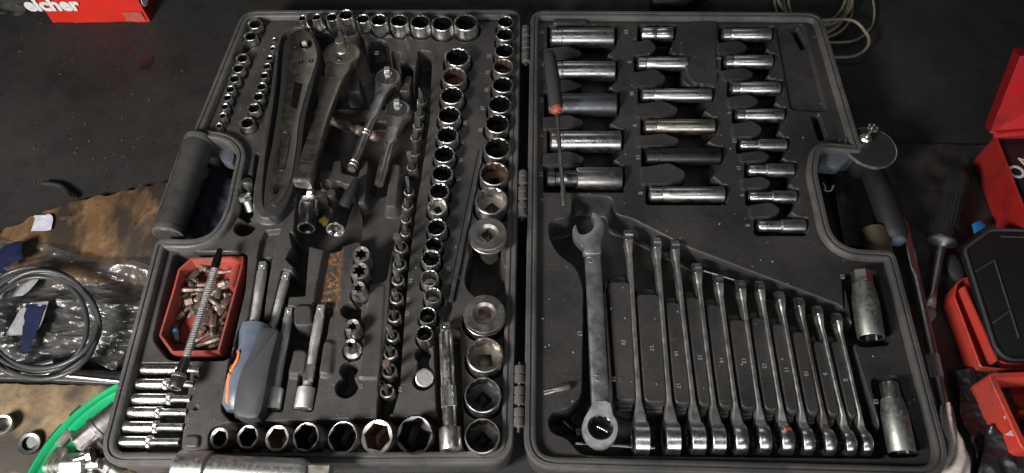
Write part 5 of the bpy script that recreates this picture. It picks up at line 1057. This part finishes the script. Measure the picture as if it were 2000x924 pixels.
fitting([(90, 912), (196, 906)], [(0, .005, 'o'), (.1, .0065, 'o'), (.12, .005, 'o'), (.2, .0068, 'o'), (.22, .005, 'o'), (.35, .007, 'o'), (.37, .0095, 'h'), (.75, .0095, 'h'), (.77, .005, 'o'), (1, .005, 'o')], 'aged_silver', 'grey ribbed hose connector lying level at the bottom of the basket', z=.032)
fitting([(138, 838), (112, 868)], [(0, .008, 'h'), (.1, .0085, 'h'), (1, .0085, 'h')], 'brass', 'brassy hexagon nut high on the basket wall', z=.028); fitting([(118, 872), (112, 920)], [(0, .007, 'o'), (.2, .009, 'o'), (.6, .0105, 'o'), (1, .010, 'o')], 'brass', 'round brassy elbow fitting near the basket wall', z=.026)
fitting([(150, 822), (170, 802)], [(0, .008, 'h'), (1, .0075, 'h')], 'brass', 'brown hexagon fitting behind the long tube', z=.022); fitting([(196, 792), (215, 780)], [(0, .007, 'h'), (1, .007, 'h')], 'brass', 'small brown fitting next to the case wall', z=.022)
fitting([(146, 898, .004), (176, 890)], [(0, .0025, 's' if 0 else 'o'), (.9, .003, 'o'), (.92, .0062, 'h'), (1.2, .0062, 'h')], 'chrome', 'bright bolt with a square looking head on top of the connector', 'bolt', name='bolt', z=.046)
fitting([(205, 905), (240, 930)], [(0, .008, 'h'), (.5, .008, 'h'), (.52, .006, 'o'), (1, .006, 'o')], 'worn_steel', 'dull hexagon fitting against the case corner', z=.022); fitting([(150, 935), (190, 925)], [(0, .009, 'o'), (1, .009, 'o')], 'worn_steel', 'short grey tube at the bottom edge of the picture', z=.024)
fitting([(178, 868), (190, 850)], [(0, .007, 'o'), (.5, .008, 'o'), (1, .006, 'o')], 'dark_steel', 'dark round stub under the long tube', z=.020); fitting([(128, 905), (108, 950)], [(0, .010, 'o'), (1, .010, 'o')], 'brass', 'large brass coupling half out of the picture', z=.020); fitting([(215, 880), (196, 862)], [(0, .008, 'h'), (1, .007, 'h')], 'dark_steel', 'blackened nut close to the case corner', z=.022)
for i in range(18):
    x = random.uniform(60, 200); y = random.uniform(800, 940)
    p = P(x, y, .016)
    if (p.xy - Vector((P(300, 968, .040).x, P(300, 968, .040).y))).length > Rb - .018: continue
    d = Vector((random.uniform(-1, 1), random.uniform(-1, 1), random.uniform(-.3, .6))).normalized(); r = random.uniform(.004, .0065); ln = random.uniform(.006, .018)
    mb = MB(); mb.loft(frame(p, d), [(0, 'h', r * .9), (.0006, 'h', r), (.004, 'h', r), (.0042, 'o', r * .55), (ln, 'o', r * .55)], 24)
    tag(mb.build('bolt', random.choice(('worn_steel', 'dark_steel', 'rusty_rim', 'brass')), None, p), 'small dirty bolt at the bottom of the heap in the green basket', 'bolt', 'dirty bolts under the fittings')
c = P(4, 828, .018); mb = MB(); mb.loft(frame(c, (0.3, -.2, 1)), [(-.012, 'o', .0085), (0, 'o', .0085), (.0006, 'o', .0078), (0, 'o', .006), (-.010, 'o', .006)], 36); tag(mb.build('pipe_end', 'worn_steel', None, c), 'open steel pipe end at the left picture edge', 'pipe')
c = P(58, 866, .012); mb = MB(); mb.loft(frame(c, (0.2, -.3, 1)), [(-.01, 'o', .010), (0, 'o', .010), (.0015, 'o', .009), (.001, 'o', .006), (-.003, 'o', .0055)], 30); tag(mb.build('oily_cap', 'black_plastic', None, c), 'oily black round cap lying on the pale plywood', 'cap')
# heavy bar resting on the near rim
t = empty('drive_bar', P(480, 925, .06), 'thick worn silver socket bar lying along the near edge of the case', 'bar'); rr = .0158; wy_ = P(500, 905, RIM).y
a = P(346, 925, .062); a.y = wy_ - .0085; b_ = P(646, 930, .062); b_.y = wy_ - .0125; a.z = b_.z = .0635
fr = frame(a, b_ - a); ln = (b_ - a).length; mb = MB(); mb.loft(fr, [(0, 'o', rr * .85), (.002, 'o', rr), (.0255, 'o', rr), (.0265, 'o', rr * .93)], 56); mb.build('end_collar', 'aged_silver', t, a)
mb = MB(); mb.loft(fr, [(.026, 'o', rr * .84), (.045, 'o', rr * .82), (ln - .024, 'o', rr * .80), (ln - .018, 'o', rr * .62)], 56); mb.build('barrel', 'aged_silver', t, a)
mb = MB(); mb.box(fr, -.0075, .0075, -.0075, .0075, ln - .021, ln, 0, .0015); mb.build('drive_square', 'rusty_rim', t, b_)
# beige cable, upper right
mb = MB(); path = []
for i in range(5 * 36 + 20):
    th = 2 * math.pi * i / 36 - 1.2; lp = i / 36; path.append(P(1592 + 8 * math.sin(lp * 2) + (66 + 7 * math.sin(lp * 3)) * math.cos(th), 8 - 3 * lp + (62 + 8 * math.cos(lp * 2)) * math.sin(th), .006 + .002 * lp))
path += spline([path[-1], P(1655, 38, .02), P(1690, 62, .016), P(1696, 88, .012), P(1672, 108, .008), P(1634, 112, .006), P(1600, 112, .005)], 8)[1:]
mb.tube(path, .0019, 8); tag(mb.build('beige_cable', 'cable_beige', None), 'thin beige cable coiled behind the upper right corner of the case', 'cable')
mb = MB(); mb.tube(spline([P(1700, -20, .004), P(1708, 20, .004), P(1700, 55, .004), P(1665, 80, .004), P(1600, 82, .004)], 8), .0015, 8); tag(mb.build('grey_cable', 'cable_beige', None), 'loose single strand of cable right of the coil', 'cable')
mb = MB(); mb.slab(W2([(1275, -30), (1400, -30), (1340, 8), (1275, 6)], .02), .0, .02, .001); tag(mb.build('dark_block', 'black_plastic', None), 'dark block standing behind the lid at the top of the picture', 'block')
# disc with chrome knob
c = P(1700, 289, .045); r = 50 * S(1700, 289, .045); t = empty('magnetic_dish', c, 'round dark dish with a bright lower rim beside the lid corner', 'dish')
mb = MB(); mb.loft(T(c), [(-.006, 'o', r * .8), (-.002, 'o', r * .985), (.0, 'o', r), (.0014, 'o', r * .985), (.0010, 'o', r * .95)], 64); mb.build('rim', 'aged_silver', t, c)
mb = MB(); mb.loft(T(c + Vector((0, 0, .0005))), [(0, 'o', r * .95), (.0012, 'o', r * .93), (.0012, 'o', .001)], 64); mb.build('dark_face', 'dull_grey', t, c)
mb = MB(); mb.loft(T(c), [(-.040, 'o', .018), (-.005, 'o', .012)], 32); mb.build('pedestal', 'black_plastic', t, c)
c = P(1691, 270, .050); t = empty('chrome_knob', c, 'little chrome knob with beaded top standing on the round dish', 'knob')
mb = MB(); mb.loft(T(c), [(-.003, 'o', .006), (.001, 'o', .0065), (.003, 'o', .005), (.0035, 'o', .0022), (.014, 'o', .0020), (.015, 'o', .004)], 28); mb.build('stem', 'chrome', t, c)
for k in range(6):
    an = 2 * math.pi * k / 6; p = c + Vector((.0046 * math.cos(an), .0046 * math.sin(an), .0172)); mb = MB(); mb.loft(T(p), [(-.0016, 'o', .0006), (-.001, 'o', .0014), (0, 'o', .0016), (.001, 'o', .0014), (.0016, 'o', .0006)], 12); mb.build('bead', 'worn_steel', t, p)
# black tube with blue tip
t = empty('black_grip_bar', P(1730, 400, .02), 'thick black rubber grip bar behind the lid notch with a bluish end', 'tool'); a = P(1702, 330, .022); b_ = P(1754, 470, .022); ln = (b_ - a).length
mb = MB(); mb.loft(frame(a, b_ - a), [(0, 'o', .0105), (.002, 'o', .012), (ln * .9, 'o', .0125), (ln * .97, 'o', .010), (ln, 'o', .007)], 36); mb.build('rubber_grip', 'matt_black', t, a)
mb = MB(); mb.loft(frame(b_, b_ - a), [(-.002, 'o', .008), (.002, 'o', .0075), (.005, 'o', .003)], 28); mb.build('blue_tip', 'blue_grey', t, b_)
a = P(1706, 450, .016); b_ = P(1716, 500, .016); mb = MB(); mb.loft(frame(a, b_ - a), [(0, 'o', .0125), (.001, 'o', .0135), ((b_ - a).length, 'o', .0135)], 36); tag(mb.build('rusty_tube', 'mossy', None, a), 'short mossy brown metal tube end in the lid notch', 'tube')
mb = MB(); mb.slab(W2([(1622, 330), (1690, 320), (1720, 480), (1650, 480)], .012), .004, .012, .001); tag(mb.build('dark_sheet', 'black_plastic', None), 'flat dark sheet lying below the lid notch', 'sheet')
mb = MB(); mb.tube(spline([P(1608, 358, .014), P(1612, 366, .015), P(1611, 372, .015), P(1622, 373, .015), P(1628, 362, .018)], 6), .0008, 8); tag(mb.build('zip_tie_end', 'white_print', None), 'tiny white curled strip lying in the lid notch', 'strip')
# breaker bar
t = empty('breaker_bar', P(1810, 650, .02), 'long dark breaker bar with knurled band leaning along the right side of the lid', 'bar'); a = P(1763, 424, .012); b_ = P(1851, 832, .030); ln = (b_ - a).length; fr = frame(a, b_ - a)
mb = MB(); mb.loft(fr, [(0, 'o', .0012), (.01, 's', (.0042, .0016)), (ln * .28, 's', (.0045, .0025)), (ln * .33, 'o', .0046), (ln * .70, 'o', .0048), (ln * .88, 'o', .0046), (ln * .93, 'o', .0044)], 28); mb.build('shaft', 'worn_steel', t, a)
mb = MB(); mb.loft(fr, [(ln * .70, 'o', .0046), (ln * .703, 'o', .0056), (ln * .80, 'o', .0056), (ln * .803, 'o', .0046)], 36, uv=90); mb.build('knurled_band', 'knurled', t, a)
mb = MB(); mb.box(fr, -.0055, .0055, -.0055, .0055, ln * .925, ln, 0, .0015); mb.build('square_end', 'worn_steel', t, a)
# black handled screwdriver with a guard
t = empty('screwdriver', P(1845, 470, .02), 'old black ribbed handle screwdriver with a round guard lying on the greasy surface', 'screwdriver'); a = P(1871, 338, .022); b_ = P(1841, 470, .020); e = P(1817, 600, .010); ln = (b_ - a).length
mb = MB(); fr = frame(a, b_ - a); mb.loft(fr, [(0, 'o', .006), (.002, 'k', .0095), (ln * .08, 'k', .0112), (ln * .3, 'k', .0108), (ln * .38, 'k', .0096), (ln * .7, 'k', .0110), (ln * .86, 'o', .0098), (ln * .97, 'o', .0108)], 96); mb.build('handle', 'matt_black', t, a)
for k in range(9):
    an = math.pi * (k + .5) / 9; u = fr.to_3x3() @ Vector((math.cos(an), abs(math.sin(an)) * (1 if (fr.to_3x3() @ Vector((0, 1, 0))).z > 0 else -1), 0)); p0 = a + (b_ - a) * .42 + u * .0104; p1 = a + (b_ - a) * .82 + u * .0110
    mb = MB(); mb.tube([p0, p1], .0007, 6); mb.build('handle_rib', 'black_rubber', t, a)
mb = MB(); mb.loft(frame(b_, e - b_), [(-.003, 'o', .009), (-.001, 'e', (.0135, .0115)), (.002, 'e', (.014, .012)), (.0035, 'e', (.011, .009)), (.008, 'o', .004)], 40); mb.build('guard', 'grey_phosphate', t, b_)
mb = MB(); l2 = (e - b_).length; mb.loft(frame(b_, e - b_), [(.003, 'o', .0040), (l2 * .82, 'o', .0038), (l2 * .86, 'o', .0042), (l2 * .92, 's', (.0048, .002)), (l2, 's', (.0050, .0009))], 24); mb.build('blade', 'worn_steel', t, b_)
c = P(1864, 522, .008); mb = MB(); mb.loft(T(c), [(-.004, 'e', (.0085, .016)), (.001, 'e', (.0085, .016)), (.003, 'e', (.0065, .013)), (.0035, 'e', (.002, .004))], 30); tag(mb.build('grey_pad', 'grey_rubber', None, c), 'small grey oval pad lying by the guarded screwdriver', 'pad')
mb = MB(); mb.slab(smooth_loop(W2([(1812, 598), (1824, 600), (1830, 612), (1822, 626), (1814, 622)], .008), 5), .005, .0075, .0005); tag(mb.build('clay_lump', 'emboss', None), 'flattened grey lump at the tip of the guarded screwdriver', 'lump')
mb = MB(); mb.slab(W2([(1901, 436), (1914, 431), (1926, 443), (1906, 455)], .02), .017, .021, .0008); tag(mb.build('blue_tag', 'blue_tag', None), 'small bright blue tag on the dark surface near the red cases', 'tag')
# red case with lifted lid, right edge
t = empty('red_case', P(2000, 330, .03), 'red plastic case standing open at the right edge, black insert inside', 'case')
def shellbox(px, z0, z1, th, mat, name, parent, rpx=.004, floor_z=None):
    out = round_poly(W2(px, z1), rpx, 5); 
    if sum(a.x * b.y - b.x * a.y for a, b in zip(out, out[1:] + out[:1])) < 0: out = out[::-1]
    nr = normals(out); mb = MB(); prev = None; n = len(out)
    for off, zz in ((.002, z0), (0, z1 - .001), (.0008, z1), (th - .0008, z1), (th, z1 - .001), (th + .001, floor_z or z0 + .004)):
        base = len(mb.v)
        for p, q in zip(out, nr): mb.v.append((p.x + q.x * off, p.y + q.y * off, zz))
        if prev is not None:
            for i in range(n): j = (i + 1) % n; mb.face((prev + i, prev + j, base + j, base + i))
        prev = base
    mb.face([prev + i for i in range(n)]); mb.face([i for i in range(n - 1, -1, -1)]); return mb.build(name, mat, parent)
shellbox([(1942, 262), (2240, 258), (2340, 470), (2024, 470)], .006, .052, .0030, 'card_red_dark', 'case_base', t)
mb = MB(); mb.slab(W2([(1950, 268), (2238, 264), (2330, 462), (2036, 464)], .048), .010, .048, .0015); ins = mb.build('black_insert', 'black_plastic', t)
text('O', .022, P(1986, 337, .0485), (0, 0, 0), 'white_print', ins, 'printed_letter', .0002, .0004); text('M', .016, P(2004, 315, .0485), (0, 0, .4), 'white_print', ins, 'printed_letter', .0002, .0004)
lid = MB(); z0_ = .055
q = [P(1933, 260, z0_), P(2235, 252, z0_), P(2300, 60, .155), P(1992, 110, .155)]
nrm = (q[1] - q[0]).cross(q[3] - q[0]).normalized() * .012
for p in q: lid.v.append(p)
for p in q: lid.v.append(p - nrm)
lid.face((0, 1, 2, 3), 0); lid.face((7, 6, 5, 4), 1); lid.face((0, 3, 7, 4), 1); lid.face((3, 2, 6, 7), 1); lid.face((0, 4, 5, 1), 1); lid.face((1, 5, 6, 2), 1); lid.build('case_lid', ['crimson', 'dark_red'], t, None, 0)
mb = MB(); mb.tube([P(1944, 264, .056), P(2000, 259, .057), P(2230, 258, .057)], .0035, 10); mb.build('hinge_roll', 'crimson', t)
# organizer with red frame
t = empty('organizer', P(1960, 600, .02), 'red framed organizer with a dark smoky lid at the right edge', 'organizer')
shellbox([(1884, 540), (1908, 540), (1966, 700), (2200, 705), (2200, 722), (1960, 722), (1915, 718), (1862, 576), (1868, 552)], .006, .030, .002, 'orange_red', 'red_frame', t, .004, .018)
plate('frame_rib', [(1880, 560), (1886, 558), (1952, 704), (1945, 706)], .018, .034, 'orange_red', t, .001, sm=False)
mb = MB(); mb.slab(round_poly(W2([(1884, 486), (1936, 448), (2250, 455), (2350, 705), (1968, 702), (1945, 680)], .040), .006, 5), .031, .042, .002); lidp = mb.build('smoky_lid', 'black_plastic', t)
lp = round_poly(W2([(1884, 486), (1936, 448), (2250, 455), (2350, 705), (1968, 702), (1945, 680)], .043), .006, 5); mb = MB(); mb.tube([(p.x, p.y, .0425) for p in lp], .0016, 8, close=True); mb.build('lid_edge', 'grey_rubber', lidp)
for a_, b2 in (((1906, 530), (1942, 508)), ((1940, 630), (1975, 605)), ((1942, 508), (1990, 660)), ((1955, 462), (2100, 466))):
    mb = MB(); mb.tube([P(*a_, .0425), P(*b2, .0425)], .0009, 6); mb.build('divider', 'grey_rubber', lidp)
t = empty('red_box', P(1990, 780, .02), 'bright red open box at the right edge below the organizer', 'box')
shellbox([(1928, 728), (2250, 716), (2330, 900), (1998, 880)], .004, .052, .006, 'orange_red', 'box_walls', t, .006); plate('box_divider', [(1990, 800), (2060, 798), (2062, 806), (1992, 808)], .010, .040, 'orange_red', t, .001, sm=False)
# white glove strip and black bag
def ribbon(name, rows, mat, label, cat, bulge, seed, n=18):
    mb = MB(); rr = []
    for k in range(len(rows) - 1):
        for q in range(8):
            u = q / 8; rr.append([rows[k][i] * (1 - u) + rows[k + 1][i] * u for i in range(5)])
    rr.append(list(rows[-1]))
    for k, (x0, y0, x1, y1, z) in enumerate(rr):
        for i in range(n + 1):
            u = i / n; p = P(x0 + (x1 - x0) * u, y0 + (y1 - y0) * u, z)
            p.z = z + bulge * math.sin(math.pi * u) * (.8 + .4 * math.sin(u * 9 + k * .2 + seed)) + .002 * noise.noise(p * 70); mb.v.append(p)
    for k in range(len(rr) - 1):
        for i in range(n): a = k * (n + 1) + i; mb.face((a, a + 1, a + n + 2, a + n + 1))
    o = mb.build(name, mat, None, None, 60); md = o.modifiers.new('thick', 'SOLIDIFY'); md.thickness = .0012; return tag(o, label, cat)
ribbon('work_glove', [(1838, 792, 1848, 790, .034), (1836, 810, 1856, 812, .034), (1842, 838, 1866, 838, .034), (1852, 862, 1880, 862, .036), (1850, 890, 1891, 892, .036), (1838, 910, 1893, 925, .034), (1836, 950, 1893, 960, .03)], 'glove', 'pinkish white cloth glove finger draped beside the lower right corner of the lid', 'glove', .007, 2)
sheet('black_bag', [(1850, 728), (1950, 728), (2040, 960), (1905, 970)], .012, 'black_bag', 11, .018, 90, 'crumpled black plastic bag in the lower right corner', 'plastic bag')
sheet('black_bag', [(1915, 830), (2060, 850), (2100, 990), (1930, 990)], .022, 'black_bag', 13, .018, 60, 'loose flap of black bag in front of the red box', 'plastic bag')
mb = MB(); mb.slab(W2([(1962, 812), (1984, 822), (1988, 845), (2010, 858), (1990, 852), (1964, 848), (1980, 836)], .05), .048, .0495, .0004); tag(mb.build('torn_label', 'glove', None), 'torn white label peeking out between black bag and red box', 'label')
